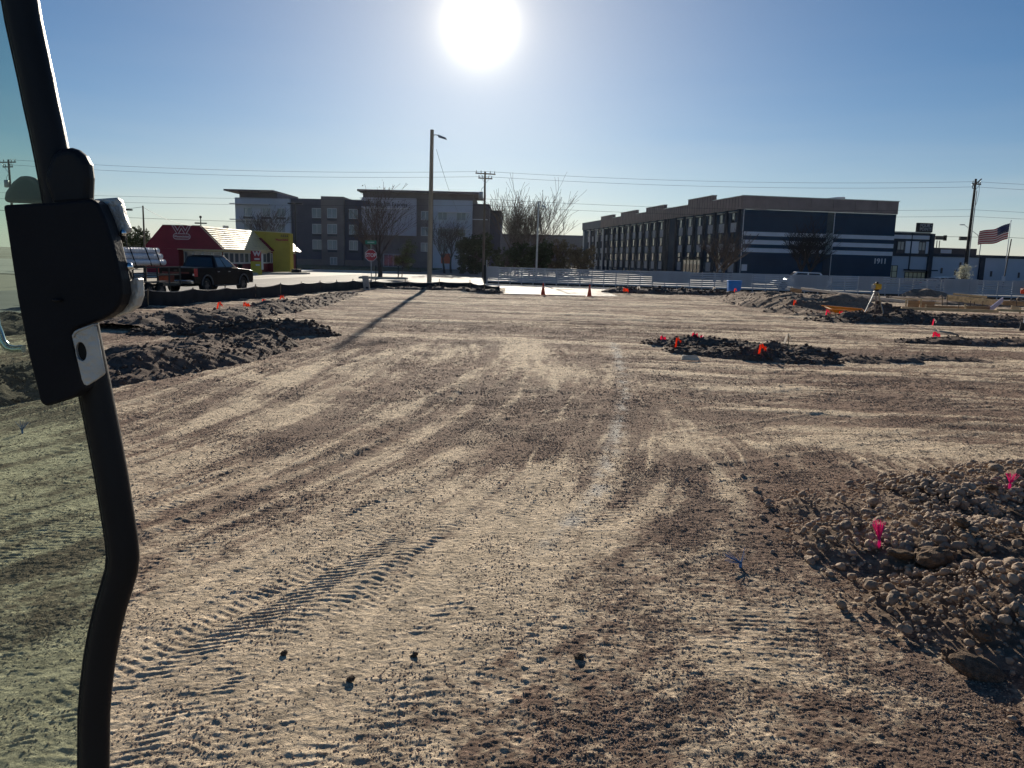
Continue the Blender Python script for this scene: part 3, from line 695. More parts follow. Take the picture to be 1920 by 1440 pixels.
gi, gout = ng.nodes.new('NodeGroupInput'), ng.nodes.new('NodeGroupOutput'); iop = ng.nodes.new('GeometryNodeInstanceOnPoints'); m2p = ng.nodes.new('GeometryNodeMeshToPoints')
ico = ng.nodes.new('GeometryNodeMeshIcoSphere'); ico.inputs['Radius'].default_value = 1.0; ico.inputs['Subdivisions'].default_value = 1
tf = ng.nodes.new('GeometryNodeTransform'); tf.inputs['Scale'].default_value = (1.25, .95, .62); smt = ng.nodes.new('GeometryNodeSetMaterial'); smt.inputs['Material'].default_value = GRITM
na = ng.nodes.new('GeometryNodeInputNamedAttribute'); na.data_type = 'FLOAT'; na.inputs['Name'].default_value = 'size'
nb = ng.nodes.new('GeometryNodeInputNamedAttribute'); nb.data_type = 'FLOAT_VECTOR'; nb.inputs['Name'].default_value = 'turn'
L_ = ng.links.new
L_(gi.outputs[0], m2p.inputs['Mesh']); L_(m2p.outputs[0], iop.inputs['Points']); L_(ico.outputs['Mesh'], tf.inputs['Geometry']); L_(tf.outputs[0], smt.inputs['Geometry']); L_(smt.outputs[0], iop.inputs['Instance'])
L_(na.outputs['Attribute'], iop.inputs['Scale']); L_(nb.outputs['Attribute'], iop.inputs['Rotation']); L_(iop.outputs[0], gout.inputs[0])
gmod = go.modifiers.new('strew', 'NODES'); gmod.node_group = ng
for px, py, s, lab in [(532, 1280 - 46, .018, 'dark fist-sized clod on the open dirt left of centre'), (657, 1281, .02, 'dark clod lying alone on the foreground dirt below centre'), (615, 617, .07, 'round clod lying beside the tip of the dark left pile'), (776, 1235, .02, 'dark clod lying near the middle of the foreground dirt'), (1085, 1240, .02, 'dark stone lying on the foreground dirt just right of centre')]:
    g_ = gnd(px, py); o = link_mesh('earth_clod', clod_me[px % 5]); o.location = (g_.x, g_.y, ground_z(g_.x, g_.y) + s * .5); o.scale = (s * 1.1, s, s); o.rotation_euler = (0, .3, px)
    tag(o, lab, 'earth clod')
# ------------------------------------------------------------------ cab door beside the camera
BLK = M('black cab paint', (0.012, 0.013, 0.016), rough=0.45, var=0.2, scale=9, spec=0.2, bump=0.04, bscale=120)
BLKP = M('black moulded plastic', (0.010, 0.011, 0.015), rough=0.55, var=0.2, scale=12, bump=0.06, bscale=260, spec=0.15)
RUB = M('black rubber seal', (0.012, 0.012, 0.012), rough=0.8, var=0.2, scale=20)
ALU = M('worn cast aluminium', (0.50, 0.50, 0.48), rough=0.5, var=0.22, scale=22, bump=0.25, bscale=160, metal=0.55, spec=0.5)
CHR = M('polished steel', (0.75, 0.75, 0.75), rough=0.18, var=0.05, metal=1.0)
DOORO = Vector((-0.46, 0.88, 0.95))
door = thing('excavator_cab_door', 'black tube-framed excavator cab door with tinted glass at the left edge', 'cab door', DOORO)
def dp(px, py, Y): return at(px, py, Y) - DOORO
YP = 0.88
up = [(26, -120), (36, -20), (46, 40), (58, 95), (70, 150), (80, 200), (91, 250), (101, 300), (112, 360), (122, 420), (140, 540), (160, 640), (180, 735), (197, 820), (211, 895), (222, 965), (230, 1015), (232.5, 1045), (230, 1070), (222, 1098), (209, 1140), (197, 1190), (189, 1235), (182, 1290), (178, 1340), (177, 1440), (177, 1520)]
pts = [dp(x, y, YP) for x, y in up]
pts = [pts[0] + Vector((-.10, 0, .30)), pts[0] + Vector((-.035, 0, .12))] + pts + [pts[-1] + Vector((0, 0, -.12)), pts[-1] + Vector((-.012, 0, -.26)), pts[-1] + Vector((-.06, 0, -.33)), pts[-1] + Vector((-.14, 0, -.36)), pts[-1] + Vector((-.85, 0, -.36)), pts[-1] + Vector((-.93, 0, -.33)), pts[-1] + Vector((-.96, 0, -.25)), pts[-1] + Vector((-.96, 0, 1.05)), pts[-1] + Vector((-.93, 0, 1.13)), pts[0] + Vector((-.25, 0, .38))]
MB().tube(pts + [pts[0]], 0.0172, 18, caps=False).build('frame_tube', BLK, door, fix=False)
seal = [p + Vector((-0.0185, 0.004, 0)) for p in pts[:-8]]
MB().tube(seal, 0.0052, 8).build('weather_seal', RUB, door, fix=False)
gl = MB(); poly = [(p.x - 0.012, p.z) for p in pts]
gl.prism(poly, lambda x, z: (x, 0.006, z), lambda x, z: (x, 0.011, z))
gl.build('glass_pane', pane_glass('tinted safety glass', (0.77, 0.86, 0.81)), door)
def slab(name, poly, y0, y1, mat, bev=0.004, parent=door, segs=3):
    q = [at(x, y, y0) - DOORO for x, y in poly]; d = Vector((0, y1 - y0, 0)); n = len(q)
    mb = MB(); mb.add(q + [p + d for p in q], [tuple(range(n)), tuple(reversed(range(n, 2 * n)))] + [(i, (i + 1) % n, n + (i + 1) % n, n + i) for i in range(n)])
    return mb.build(name, mat, parent, bevel=bev, segs=segs)
slab('latch_housing', [(4, 384), (101, 379), (172, 373), (183, 382), (196, 410), (208, 447), (219, 490), (226, 523), (228, 552), (223, 572), (212, 586), (194, 598), (165, 608), (141, 616), (134, 627), (140, 655), (153, 710), (156, 730), (139, 745), (110, 756), (85, 763), (75, 756), (66, 720), (52, 665), (31, 558), (10, 419)], 0.838, 0.862, BLKP, 0.005, segs=4)
slab('hinge_lug', [(78, 335), (95, 285), (112, 277), (128, 275), (140, 279), (153, 290), (162, 307), (165, 332), (163, 385), (98, 390)], 0.856, 0.876, BLK, 0.008, segs=4)
slab('striker_bracket', [(168, 378), (177, 373), (219, 370), (224, 376), (240, 430), (238, 436), (213, 444), (200, 440)], 0.864, 0.874, ALU, 0.003)
slab('striker_cup', [(205, 545), (229, 537), (252, 521), (259, 522), (261, 555), (255, 574), (240, 586), (222, 592), (200, 598)], 0.864, 0.878, ALU, 0.005)
slab('buffer', [(208, 438), (226, 435), (232, 441), (231, 450), (224, 455), (209, 456)], 0.866, 0.874, RUB, 0.003)
slab('buffer', [(222, 505), (236, 503), (243, 509), (244, 521), (236, 530), (224, 532)], 0.866, 0.874, RUB, 0.003)
MB().lathe([(0.001, 0), (0.004, 0.001), (0.0048, 0.004), (0.003, 0.008), (0.001, 0.009)], 12, dp(242, 507, 0.862)).build('bolt', CHR, door)
MB().lathe([(0.001, 0), (0.003, 0.001), (0.0036, 0.003), (0.0022, 0.006), (0.001, 0.007)], 12, dp(231, 442, 0.862)).build('bolt', CHR, door)
# catch plate with its oval hole
outer = [(134, 629), (139, 621), (146, 617), (160, 612), (174, 607), (178, 613), (186, 655), (195, 700), (192, 704), (178, 714), (163, 723), (157, 721), (153, 712), (143, 670)]
hole = [(152 + 9.5 * math.cos(t) + 2.2 * math.sin(t), 659 + 17.5 * math.sin(t)) for t in [2 * PI * i / 28 for i in range(28)]]
def ring_slab(name, outer, hole, y0, y1, mat):
    bm = bmesh.new()
    for lst in (outer, hole):
        vs_ = [bm.verts.new(at(x, y, y0) - DOORO) for x, y in lst]
        for i in range(len(vs_)): bm.edges.new((vs_[i], vs_[(i + 1) % len(vs_)]))
    bmesh.ops.triangle_fill(bm, use_beauty=True, use_dissolve=False, edges=bm.edges[:])
    ex = bmesh.ops.extrude_face_region(bm, geom=bm.faces[:])
    bmesh.ops.translate(bm, verts=[v for v in ex['geom'] if isinstance(v, bmesh.types.BMVert)], vec=(0, y1 - y0, 0))
    bmesh.ops.recalc_face_normals(bm, faces=bm.faces)
    me = bpy.data.meshes.new(name); bm.to_mesh(me); bm.free(); me.materials.append(mat)
    o = link_mesh(name, me, door); b = o.modifiers.new('b', 'BEVEL'); b.width = 0.0018; b.segments = 2; b.limit_method = 'ANGLE'; b.angle_limit = math.radians(40); return o
ring_slab('catch_plate', outer, hole, 0.828, 0.8325, ALU)
slab('catch_lip', [(134, 630), (139, 621), (146, 617), (160, 612), (174, 607), (175, 610), (161, 616), (147, 621), (140, 627), (137, 634)], 0.826, 0.838, ALU, 0.0015)
slab('catch_recess', [(140, 640), (166, 636), (170, 676), (146, 682)], 0.834, 0.838, RUB, 0.001)
slab('glass_clamp', [(2, 379), (6, 360), (20, 340), (33, 330), (45, 327), (60, 333), (72, 344), (82, 358), (86, 382)], 0.90, 0.914, M('smoked plastic clamp', (0.06, 0.075, 0.085), rough=.5, var=.2), 0.006, segs=4)
MB().tube([dp(x, y, 0.93) for x, y in [(-14, 560), (-6, 610), (4, 640), (14, 652), (26, 655), (44, 654)]], 0.0048, 10).build('grab_handle', CHR, door, fix=False)
MB().lathe([(0.001, 0), (0.005, 0.001), (0.005, 0.003), (0.001, 0.004)], 14, (0, 0, 0)).build('screw', BLK, door).location = dp(108, 566, 0.836)

# ------------------------------------------------------------------ pickup truck behind the silt fence
NAVY = M('black truck paint', (0.004, 0.004, 0.007), rough=0.25, var=0.1, scale=2, spec=0.12)
TYRE = M('tyre rubber', (0.015, 0.015, 0.015), rough=0.85, var=0.2, scale=8)
RIM = M('dark wheel rim', (0.10, 0.10, 0.11), rough=0.35, var=0.1, metal=0.7)
TINT = glass('dark tinted window', (0.012, 0.016, 0.024), 0.05, 0.7)
SIDEG = glass('blue-grey side window', (0.05, 0.075, 0.095), 0.06, 0.8)
REDL = M('red lamp lens', (0.45, 0.012, 0.02), rough=0.2, var=0.1, spec=0.6)
WHL = M('clear lamp lens', (0.75, 0.74, 0.72), rough=0.15, var=0.05, spec=0.6)
ROOFM = M('grey-black primer', (0.03, 0.03, 0.033), rough=0.5, var=0.2)
def wheel(parent, x, y, r=0.40, w=0.27):
    prof = [(r * .58, -w / 2), (r * .9, -w / 2), (r, -w * .36), (r, w * .36), (r * .9, w / 2), (r * .58, w / 2)]
    mb = MB(); n = 24; vs = []
    for rr, yy in prof:
        for j in range(n): t = 2 * PI * j / n; vs.append((rr * math.cos(t), yy, rr * math.sin(t)))
    k = len(prof); fs = [(i * n + j, i * n + (j + 1) % n, ((i + 1) % k) * n + (j + 1) % n, ((i + 1) % k) * n + j) for i in range(k) for j in range(n)]
    mb.add(vs, fs, True); t_ = mb.build('wheel', TYRE, parent); t_.location = (x, y, r)
    s = 1 if y > 0 else -1
    mr = MB(); mr.add([(r * .58 * math.cos(2 * PI * j / n), s * w * .30, r * .58 * math.sin(2 * PI * j / n)) for j in range(n)], [tuple(range(n))])
    for q in range(6):
        a_ = 2 * PI * q / 6; mr.bar((.06 * math.cos(a_), s * w * .36, .06 * math.sin(a_)), (r * .56 * math.cos(a_), s * w * .38, r * .56 * math.sin(a_)), .07, .03, (0, 1, 0))
    mr.add([(.07 * math.cos(2 * PI * j / 12), s * w * .43, .07 * math.sin(2 * PI * j / 12)) for j in range(12)], [tuple(range(12))])
    mr.build('rim', RIM, t_); return t_
def arch(cx, cz, r, n=9): return [(cx + r * math.cos(t), cz + r * math.sin(t)) for t in [PI - PI * i / n for i in range(n + 1)]]
def bil(q, u, v): a, b, c, d = [Vector(p) for p in q]; return (a * (1 - u) + b * u) * (1 - v) + (d * (1 - u) + c * u) * v
def panel(name, q, u0, u1, v0, v1, mat, parent, off=0.008, th=0.006, bev=0.0):
    n = (Vector(q[1]) - Vector(q[0])).cross(Vector(q[3]) - Vector(q[0])).normalized()
    c = [bil(q, u, v) + n * off for u, v in ((u0, v0), (u1, v0), (u1, v1), (u0, v1))]
    return MB().hexa([p - n * th for p in c], c).build(name, mat, parent, bevel=bev)
def make_pickup(label, loc, rz):
    t = thing('pickup_truck', label, 'pickup truck', loc, rz)
    prof = [(-2.93, .56)] + arch(-1.83, .44, .47) + [(-1.33, .42), (1.38, .42)] + arch(1.87, .44, .47) + [(2.36, .5), (2.86, .48), (2.96, .62), (2.97, .95), (2.90, 1.10), (2.6, 1.17), (1.5, 1.25), (1.25, 1.29), (-0.95, 1.31), (-2.95, 1.31), (-2.97, 1.2), (-2.97, .62)]
    MB().prism(prof, lambda x, z: (x, -.985, z), lambda x, z: (x, .985, z)).build('body', NAVY, t, bevel=0.035, segs=3)
    b = [(-.93, -.95, 1.29), (1.30, -.95, 1.27), (1.30, .95, 1.27), (-.93, .95, 1.29)]; tp = [(-.74, -.72, 1.90), (.34, -.72, 1.92), (.34, .72, 1.92), (-.74, .72, 1.90)]
    cab = MB().hexa(b, tp).build('cab', NAVY, t, bevel=0.05, segs=3)
    R = (b[0], b[1], tp[1], tp[0]); L = (b[2], b[3], tp[3], tp[2]); B = (b[3], b[0], tp[0], tp[3]); Fw = (b[1], b[2], tp[2], tp[1])
    panel('rear_window', B, .07, .93, .08, .86, TINT, cab); panel('windscreen', Fw, .06, .94, .06, .92, TINT, cab)
    for q, s in ((R, -1), (L, 1)):
        for x0, x1, u0, u1 in ((-0.92, .13, .10, .44), (.15, 1.22, .50, .86)):
            d = MB().prism([(x0, .56), (x1, .56), (x1, 1.26), (x0, 1.26)], lambda x, z: (x, s * .984, z), lambda x, z: (x, s * 1.0, z)).build('door', NAVY, t, bevel=0.008)
            MB().box(x0 + .08, x0 + .30, s * 1.002 - .012, s * 1.002 + .02, 1.08, 1.12).build('handle', CHR, d, bevel=.006)
            uu = (u0, u1) if s < 0 else (1 - u1, 1 - u0)
            panel('side_window', q, uu[0], uu[1], .10, .86, SIDEG, d)
        m = MB().box(1.12, 1.30, s * 1.02 - .01, s * 1.02 + s * .24, 1.28, 1.50) if s > 0 else MB().box(1.12, 1.30, -1.26, -1.03, 1.28, 1.50)
        m.build('wing_mirror', NAVY, t, bevel=.03)
        MB().box(-2.985, -2.80, s * .99 - .09, s * .99 + .01, .88, 1.27).build('tail_light', REDL, t, bevel=.012)
        MB().box(-2.99, -2.975, s * .94 - .04, s * .94 + .03, .93, 1.02).build('reversing_light', WHL, t, bevel=.004)
        MB().box(2.80, 2.985, s * .88 - .10, s * .88 + .10, .86, 1.04).build('headlight', WHL, t, bevel=.02)
        for cx in (-1.83, 1.87):
            fl = MB(); pr = arch(cx, .44, .54) + list(reversed(arch(cx, .44, .47)))
            fl.prism(pr, lambda x, z: (x, s * .975, z), lambda x, z: (x, s * 1.025, z)).build('wheel_arch', M('matt arch trim', (0.07, 0.072, 0.08), rough=.6), t)
        for cx in (-1.83, 1.87): wheel(t, cx, s * .86)
        MB().box(-1.2, 1.3, s * 1.0 - .06, s * 1.0 + .06, .36, .42).build('running_board', ROOFM, t, bevel=.01)
    tg = MB().box(-2.992, -2.97, -.84, .84, .72, 1.30).build('tailgate', NAVY, t, bevel=.01)
    MB().box(-3.0, -2.992, -.72, .72, 1.02, 1.10).build('trim', M('dark red trim', (.07, .004, .008), rough=.4), tg); MB().box(-3.005, -2.99, -.09, .09, 1.14, 1.2).build('handle', ROOFM, tg)
    MB().box(-3.12, -2.93, -.95, .95, .52, .70).build('bumper', CHR, t, bevel=.03)
    MB().box(2.95, 3.05, -.95, .95, .45, .66).build('bumper', CHR, t, bevel=.03)
    MB().box(-2.88, -.98, -.86, .86, 1.312, 1.325).build('bed_cover', ROOFM, t, bevel=.004)
    MB().box(-.70, .30, -.69, .69, 1.915, 1.945).build('roof', NAVY, t, bevel=.025)
    MB().box(-2.9, 2.9, -.5, .5, .38, .58).build('chassis', TYRE, t)
    return t
HD = math.radians(9.0)
hv = Vector((math.sin(HD), math.cos(HD), 0)); lv = Vector((-hv.y, hv.x, 0))
tc_ = Vector((-16.25, 41.4, -0.035))
make_pickup('black crew-cab pickup truck parked behind the silt fence', tc_, PI / 2 - HD)
# utility trailer hitched behind it
STEEL = M('black painted steel', (0.015, 0.015, 0.017), rough=0.5, var=0.3, scale=4, spec=0.4)
DECK = M('weathered deck planks', (0.16, 0.12, 0.085), rough=0.9, var=0.35, scale=3, stretch=(1, 8, 1))
tr = thing('utility_trailer', 'black railed utility trailer hitched behind the pickup truck', 'trailer', tc_ - hv * 6.3, PI / 2 - HD)
MB().box(-2.2, 2.2, -.95, .95, .50, .58).build('chassis', STEEL, tr, bevel=.01)
for i in range(8): MB().box(-2.2, 2.2, -.94 + i * .236, -.94 + i * .236 + .225, .585, .62).build('plank', DECK, tr)
for s in (-1, 1):
    MB().bar((-2.2, s * .93, 1.36), (2.25, s * .93, 1.36), .06, .06).build('rail', STEEL, tr)
    MB().bar((-2.2, s * .93, 1.0), (2.25, s * .93, 1.0), .05, .05).build('rail', STEEL, tr)
    for i in range(6): MB().box(-2.2 + i * .88 - .03, -2.2 + i * .88 + .03, s * .93 - .03, s * .93 + .03, .58, 1.36).build('post', STEEL, tr)
    for x in (-.5, .35): wheel(tr, x, s * 1.09, .34, .2)
    MB().box(-1.0, .85, s * 1.10 - .13, s * 1.10 + .13, .72, .75).build('mudguard', STEEL, tr, bevel=.01)
MB().bar((2.25, -.93, 1.0), (2.25, .93, 1.0), .05, .05).build('rail', STEEL, tr)
MB().bar((2.2, -.6, .5), (3.25, 0, .5), .08, .08).bar((2.2, .6, .5), (3.25, 0, .5), .08, .08).build('drawbar', STEEL, tr)
MB().box(2.32, 2.72, -.3, .3, .62, 1.02).build('tool_box', M('rusty red steel', (0.22, 0.05, 0.025), rough=.7, var=.4), tr, bevel=.01)
MB().tube([(2.9, .05, .1), (2.9, .05, .75)], .03, 8).build('jack', STEEL, tr)
# bundle of pale ribbed tubes on the trailer
tb = thing('tube_bundle', 'bundle of white ribbed tubes strapped on the trailer rails', 'tube bundle', tc_ - hv * 6.2 + Vector((0, 0, 1.42)), PI / 2 - HD)
WPL = M('white ribbed plastic', (0.72, 0.72, 0.74), rough=0.45, var=0.06, spec=0.4)
for r_, row in enumerate((5, 4, 3)):
    for c in range(row):
        y = (c - (row - 1) / 2) * .30; z = .15 + r_ * .26
        prof = []; k = 0
        x = -1.5
        pts_ = []; rs_ = []
        while x <= 1.4: pts_.append((x, y, z)); rs_.append(.143 if k % 4 < 2 else .125); x += .05; k += 1
        MB().tube(pts_, rs_, 12).build('tube', WPL, tb, fix=False)
for x in (-.9, .2, .9):
    MB().bar((x - .03, -.78, .0), (x - .03, -.5, .80), .05, .012, (1, 0, 0)).bar((x - .03, -.5, .80), (x - .03, .5, .80), .05, .012).bar((x - .03, .5, .80), (x - .03, .78, 0), .05, .012, (1, 0, 0)).build('strap', RUB, tb)
# ------------------------------------------------------------------ windows shared by the buildings
_wcache = {}
def window(parent, name, w, h, fw, loc, face, fm, pm, cols=1, rows=1, depth=0.12):
    """a framed window set 'depth' proud of its wall; face: 'S' looks to -y, 'W' looks to -x, 'E' looks to +x"""
    key = (w, h, fw, face, fm.name, pm.name, cols, rows, depth)
    if key not in _wcache:
        fr, pn = MB(), MB()
        def put(mb, a0, a1, z0, z1, d0, d1):
            if face == 'S': mb.box(a0, a1, -d1, -d0, z0, z1)
            elif face == 'W': mb.box(-d1, -d0, a0, a1, z0, z1)
            else: mb.box(d0, d1, a0, a1, z0, z1)
        put(fr, -w / 2, w / 2, -h / 2, -h / 2 + fw, 0, depth); put(fr, -w / 2, w / 2, h / 2 - fw, h / 2, 0, depth)
        put(fr, -w / 2, -w / 2 + fw, -h / 2 + fw, h / 2 - fw, 0, depth); put(fr, w / 2 - fw, w / 2, -h / 2 + fw, h / 2 - fw, 0, depth)
        for i in range(1, cols): c = -w / 2 + w * i / cols; put(fr, c - fw / 2, c + fw / 2, -h / 2 + fw, h / 2 - fw, 0, depth * .9)
        for i in range(1, rows): c = -h / 2 + h * i / rows; put(fr, -w / 2 + fw, w / 2 - fw, c - fw / 2, c + fw / 2, 0, depth * .8)
        put(pn, -w / 2 + fw, w / 2 - fw, -h / 2 + fw, h / 2 - fw, 0.004, depth * .4)
        f = fr.build(name, fm); p = pn.build('pane', pm); _wcache[key] = (f.data, p.data)
        bpy.data.objects.remove(f); bpy.data.objects.remove(p)
    a, b = _wcache[key]
    o = link_mesh(name, a, parent); o.location = loc; link_mesh('pane', b, o); return o

# ------------------------------------------------------------------ red and yellow restaurant
RED = M('painted red stucco', (0.19, 0.012, 0.03), rough=0.75, var=0.12, scale=1.5, bump=0.15)
BRICKR = M('painted red wainscot', (0.18, 0.02, 0.032), rough=0.8, var=0.15, scale=3, bump=0.2)
YEL = M('painted yellow stucco', (0.46, 0.37, 0.045), rough=0.75, var=0.08, scale=1.5, bump=0.15)
CREAM = M('cream roof tile', (0.62, 0.52, 0.29), rough=0.5, var=0.16, scale=3, spec=0.4)
CREAMT = M('cream trim', (0.62, 0.55, 0.36), rough=0.7, var=0.08)
SHOPG = glass('shop glass', (0.10, 0.12, 0.14), 0.05, 0.8)
WFR = M('white window frame', (0.55, 0.55, 0.54), rough=0.6, var=0.06)
SIGNW = M('white sign face', (0.62, 0.52, 0.54), rough=0.5, var=0.05)
r = thing('fast_food_restaurant', 'red and yellow fast food restaurant with cream tiled mansard roof', 'restaurant', (-35.58, 75.05, -0.04), math.radians(-4.0))
LB = 21.5
gab = [(0, 2.30), (0, 2.38), (1.95, 4.5), (5.65, 4.5), (7.85, 2.38), (7.85, 2.30)]
g1 = MB().prism(gab, lambda x, z: (x, 0.0, z), lambda x, z: (x, 0.3, z)).build('gable_wall', RED, r)
MB().box(0.0, 3.4, 0.004, 0.3, 0, 2.298).build('front_wall', RED, r)
MB().box(0.05, 0.3, 0.3, LB - .2, 0, 2.3).build('side_wall', BRICKR, r)
MB().box(3.4, 7.35, 0.9, 1.1, 0, 1.0).build('wainscot', BRICKR, r)
MB().box(3.4, 7.35, 0.92, 1.1, 2.12, 2.34).build('lintel', CREAMT, r)
MB().box(7.15, 7.35, 1.1, 12.3, 0, 1.0).build('wainscot', BRICKR, r)
MB().box(7.16, 7.34, 1.1, LB - .2, 2.08, 2.34).build('lintel', CREAMT, r)
MB().box(0.3, 7.15, LB - .4, LB - .2, 0, 2.3).build('rear_wall', BRICKR, r)
MB().box(7.15, 7.35, 13.3, LB - .2, 0, 2.08).build('wainscot', BRICKR, r)
MB().box(7.35, 7.47, .9, 12.3, 0.98, 1.06).build('sill', WFR, r)
MB().box(3.35, 7.95, -.06, .42, 2.24, 2.298).build('eave_trim', CREAMT, r)
MB().box(7.72, 7.95, .30, 12.25, 2.24, 2.32).build('eave_trim', CREAMT, r)
for i in range(4): window(r, 'window', .9, 1.1, .06, (3.95 + i * .95, .93, 1.56), 'S', WFR, SHOPG, depth=.08)
for i in range(9): window(r, 'window', 1.12, 1.06, .09, (7.27, 1.75 + i * 1.2, 1.55), 'E', WFR, SHOPG, depth=.09)
# mansard: left slope, flat top, tiled right slope in courses
MB().hexa([(0, .3, 2.30), (0.2, .3, 2.30), (0.2, LB, 2.30), (0, LB, 2.30)], [(1.95, .3, 4.5), (2.15, .3, 4.44), (2.15, LB, 4.44), (1.95, LB, 4.5)]).build('roof_slope', CREAM, r)
MB().box(1.95, 5.65, .3, LB, 4.40, 4.47).build('flat_roof', CREAMT, r)
rf = MB().hexa([(7.6, .3, 2.30), (7.78, .3, 2.30), (7.78, LB, 2.30), (7.6, LB, 2.30)], [(5.5, .3, 4.42), (5.62, .3, 4.46), (5.62, LB, 4.46), (5.5, LB, 4.42)]).build('roof_slope', CREAM, r)
NCO = 11
for k in range(NCO):
    a0, a1 = k / NCO, (k + 1.25) / NCO
    xa, za = 7.84 - 2.19 * a0, 2.34 + 2.15 * a0; xb, zb = 7.84 - 2.19 * min(a1, 1), 2.34 + 2.15 * min(a1, 1)
    for y0, y1 in ((.28, 12.28), (13.32, LB + .05)):
        c = MB(); n_ = int((y1 - y0) / .5)
        for q in range(n_):
            ya = y0 + (y1 - y0) * q / n_ + .006; yb = y0 + (y1 - y0) * (q + 1) / n_ - .006; j = random.uniform(-.006, .006)
            c.hexa([(xa + .06 + j, ya, za + .06 + j), (xa - .0, ya, za - .01), (xa - .0, yb, za - .01), (xa + .06 + j, yb, za + .06 + j)], [(xb + .012, ya, zb + .012), (xb - .02, ya, zb - .02), (xb - .02, yb, zb - .02), (xb + .012, yb, zb + .012)])
        c.build('tile_course', CREAM, rf)
MB().bar((1.95, .15, 4.52), (5.65, .15, 4.52), .34, .05).build('ridge_trim', CREAMT, r)
MB().bar((5.60, -.012, 4.52), (7.88, -.012, 2.34), .03, .06, (0, 1, 0)).build('ridge_trim', CREAMT, r)
# yellow drive-through tower
tw = MB().prism([(5.60, 4.46), (9.85, 4.30), (9.85, 0), (7.9, 0), (7.9, 2.3), (7.3, 2.3), (5.6, 4.30)], lambda x, z: (x, 12.3, z), lambda x, z: (x, 13.3, z)).build('tower', YEL, r)
MB().bar((5.5, 12.22, 4.5), (9.95, 12.22, 4.33), .3, .07).build('cornice', CREAMT, tw)
MB().hexa([(7.95, 11.75, 2.30), (8.12, 11.75, 2.36), (8.12, 12.29, 2.36), (7.95, 12.29, 2.30)], [(6.5, 11.75, 3.66), (6.66, 11.75, 3.74), (6.66, 12.29, 3.74), (6.5, 12.29, 3.66)]).build('canopy', RED, tw)
window(r, 'drive_through_window', .8, 1.15, .07, (7.28, 12.29, 1.62), 'S', WFR, SHOPG)
MB().box(7.35, 7.88, 12.31, 12.6, 0, 2.29).build('bay', BRICKR, tw)
window(r, 'drive_through_window', .46, 1.1, .06, (7.62, 12.31, 1.55), 'S', WFR, SHOPG, depth=.06)
for i in range(4):
    x = 9.05 + i * .22
    MB().tube([(x, 12.28, 4.12), (x, 12.05, 4.16), (x, 11.92, 4.08)], .018, 6).lathe([(.03, 0), (.05, -.06), (.10, -.16)], 10, (x, 11.92, 4.08)).build('spotlight', STEEL, tw)
text_mesh('tower_lettering', 'Wienerschnitzel', .34, M('red letter face', (0.33, 0.02, 0.02), rough=.6), r, (8.95, 12.27, 3.58), (PI / 2, 0, 0), .015, .62, .012)
# gable sign
sg_ = text_mesh('sign_letter', 'W', 1.05, SIGNW, r, (3.82, -.02, 4.04), (PI / 2, 0, 0), .015, 1.55, .05)
text_mesh('letter_fill', 'W', 1.05, RED, sg_, (0, 0, .02), (0, 0, 0), .012, 1.0, .008)
pill = lambda w, h: [(w / 2 - h / 2 + h / 2 * math.cos(t), h / 2 * math.sin(t)) for t in [-PI / 2 + PI * i / 10 for i in range(11)]] + [(-w / 2 + h / 2 + h / 2 * math.cos(t), h / 2 * math.sin(t)) for t in [PI / 2 + PI * i / 10 for i in range(11)]]
sp = MB().prism(pill(1.70, .56), lambda x, z: (3.82 + x, -.035, 3.47 + z), lambda x, z: (3.82 + x, -.004, 3.47 + z)).build('sign_pill', SIGNW, r)
MB().prism(pill(1.58, .44), lambda x, z: (3.82 + x, -.046, 3.47 + z), lambda x, z: (3.82 + x, -.034, 3.47 + z)).build('sign_field', RED, sp)
text_mesh('sign_lettering', 'Wienerschnitzel', .26, SIGNW, r, (3.82, -.055, 3.46), (PI / 2, 0, 0), .006, .86, .006)
MB().box(3.5, 3.9, 9.6, 10.2, 4.47, 4.9).build('roof_vent', WFR, r, bevel=.02)
# board by the lane
bd = thing('menu_board', 'yellow pedestal sign with a red panel and white W beside the restaurant lane', 'sign', at(481, 511, 76.5) * 1.0, math.radians(-8))
bd.location.z = -0.05
MB().box(-.52, .52, -.14, .14, 0, 1.28).build('pedestal', YEL, bd, bevel=.02)
MB().box(-.50, .50, -.13, .13, 1.285, 2.30).build('panel', M('red sign panel', (0.30, 0.02, 0.025), rough=.5), bd, bevel=.02)
MB().box(0.02, .42, -.15, -.142, .88, 1.02).build('plate', M('blue-white plate', (.5, .55, .62), rough=.5), bd)
text_mesh('sign_letter', 'W', .62, SIGNW, bd, (.14, -.14, 2.02), (PI / 2, 0, 0), .012, 1.2, .03)
MB().box(-.12, .42, -.145, -.135, 1.44, 1.60).build('strip', SIGNW, bd); MB().box(.56, .72, -.1, .06, .5, 2.0).build('speaker_post', WFR, bd, bevel=.02)

# ------------------------------------------------------------------ grey four-storey hotel behind the trees
CHAR = M('charcoal render', (0.085, 0.086, 0.115), rough=0.85, var=0.12, scale=.6, bump=.1)
BRN = M('brown-grey render', (0.17, 0.145, 0.15), rough=0.85, var=0.12, scale=.6, bump=.1)
LIL = M('pale lilac render', (0.38, 0.38, 0.46), rough=0.8, var=0.07, scale=.6, bump=.1)
PALE = M('pale blue-grey render', (0.42, 0.46, 0.53), rough=0.8, var=0.07, scale=.6, bump=.1)
HGL = glass('hotel window glass', (0.20, 0.24, 0.27), 0.12, 0.6)
HFR = M('hotel window frame', (0.40, 0.43, 0.47), rough=0.5, var=.08)
DKG = M('dark grille', (0.06, 0.06, 0.07), rough=.6, var=.1)
FIN = M('white sunshade', (0.55, 0.56, 0.6), rough=.5, var=.05)
h = thing('hotel_building', 'grey and white four-storey hotel with flat canopies behind the bare trees', 'hotel', (-28, 145, -0.05))
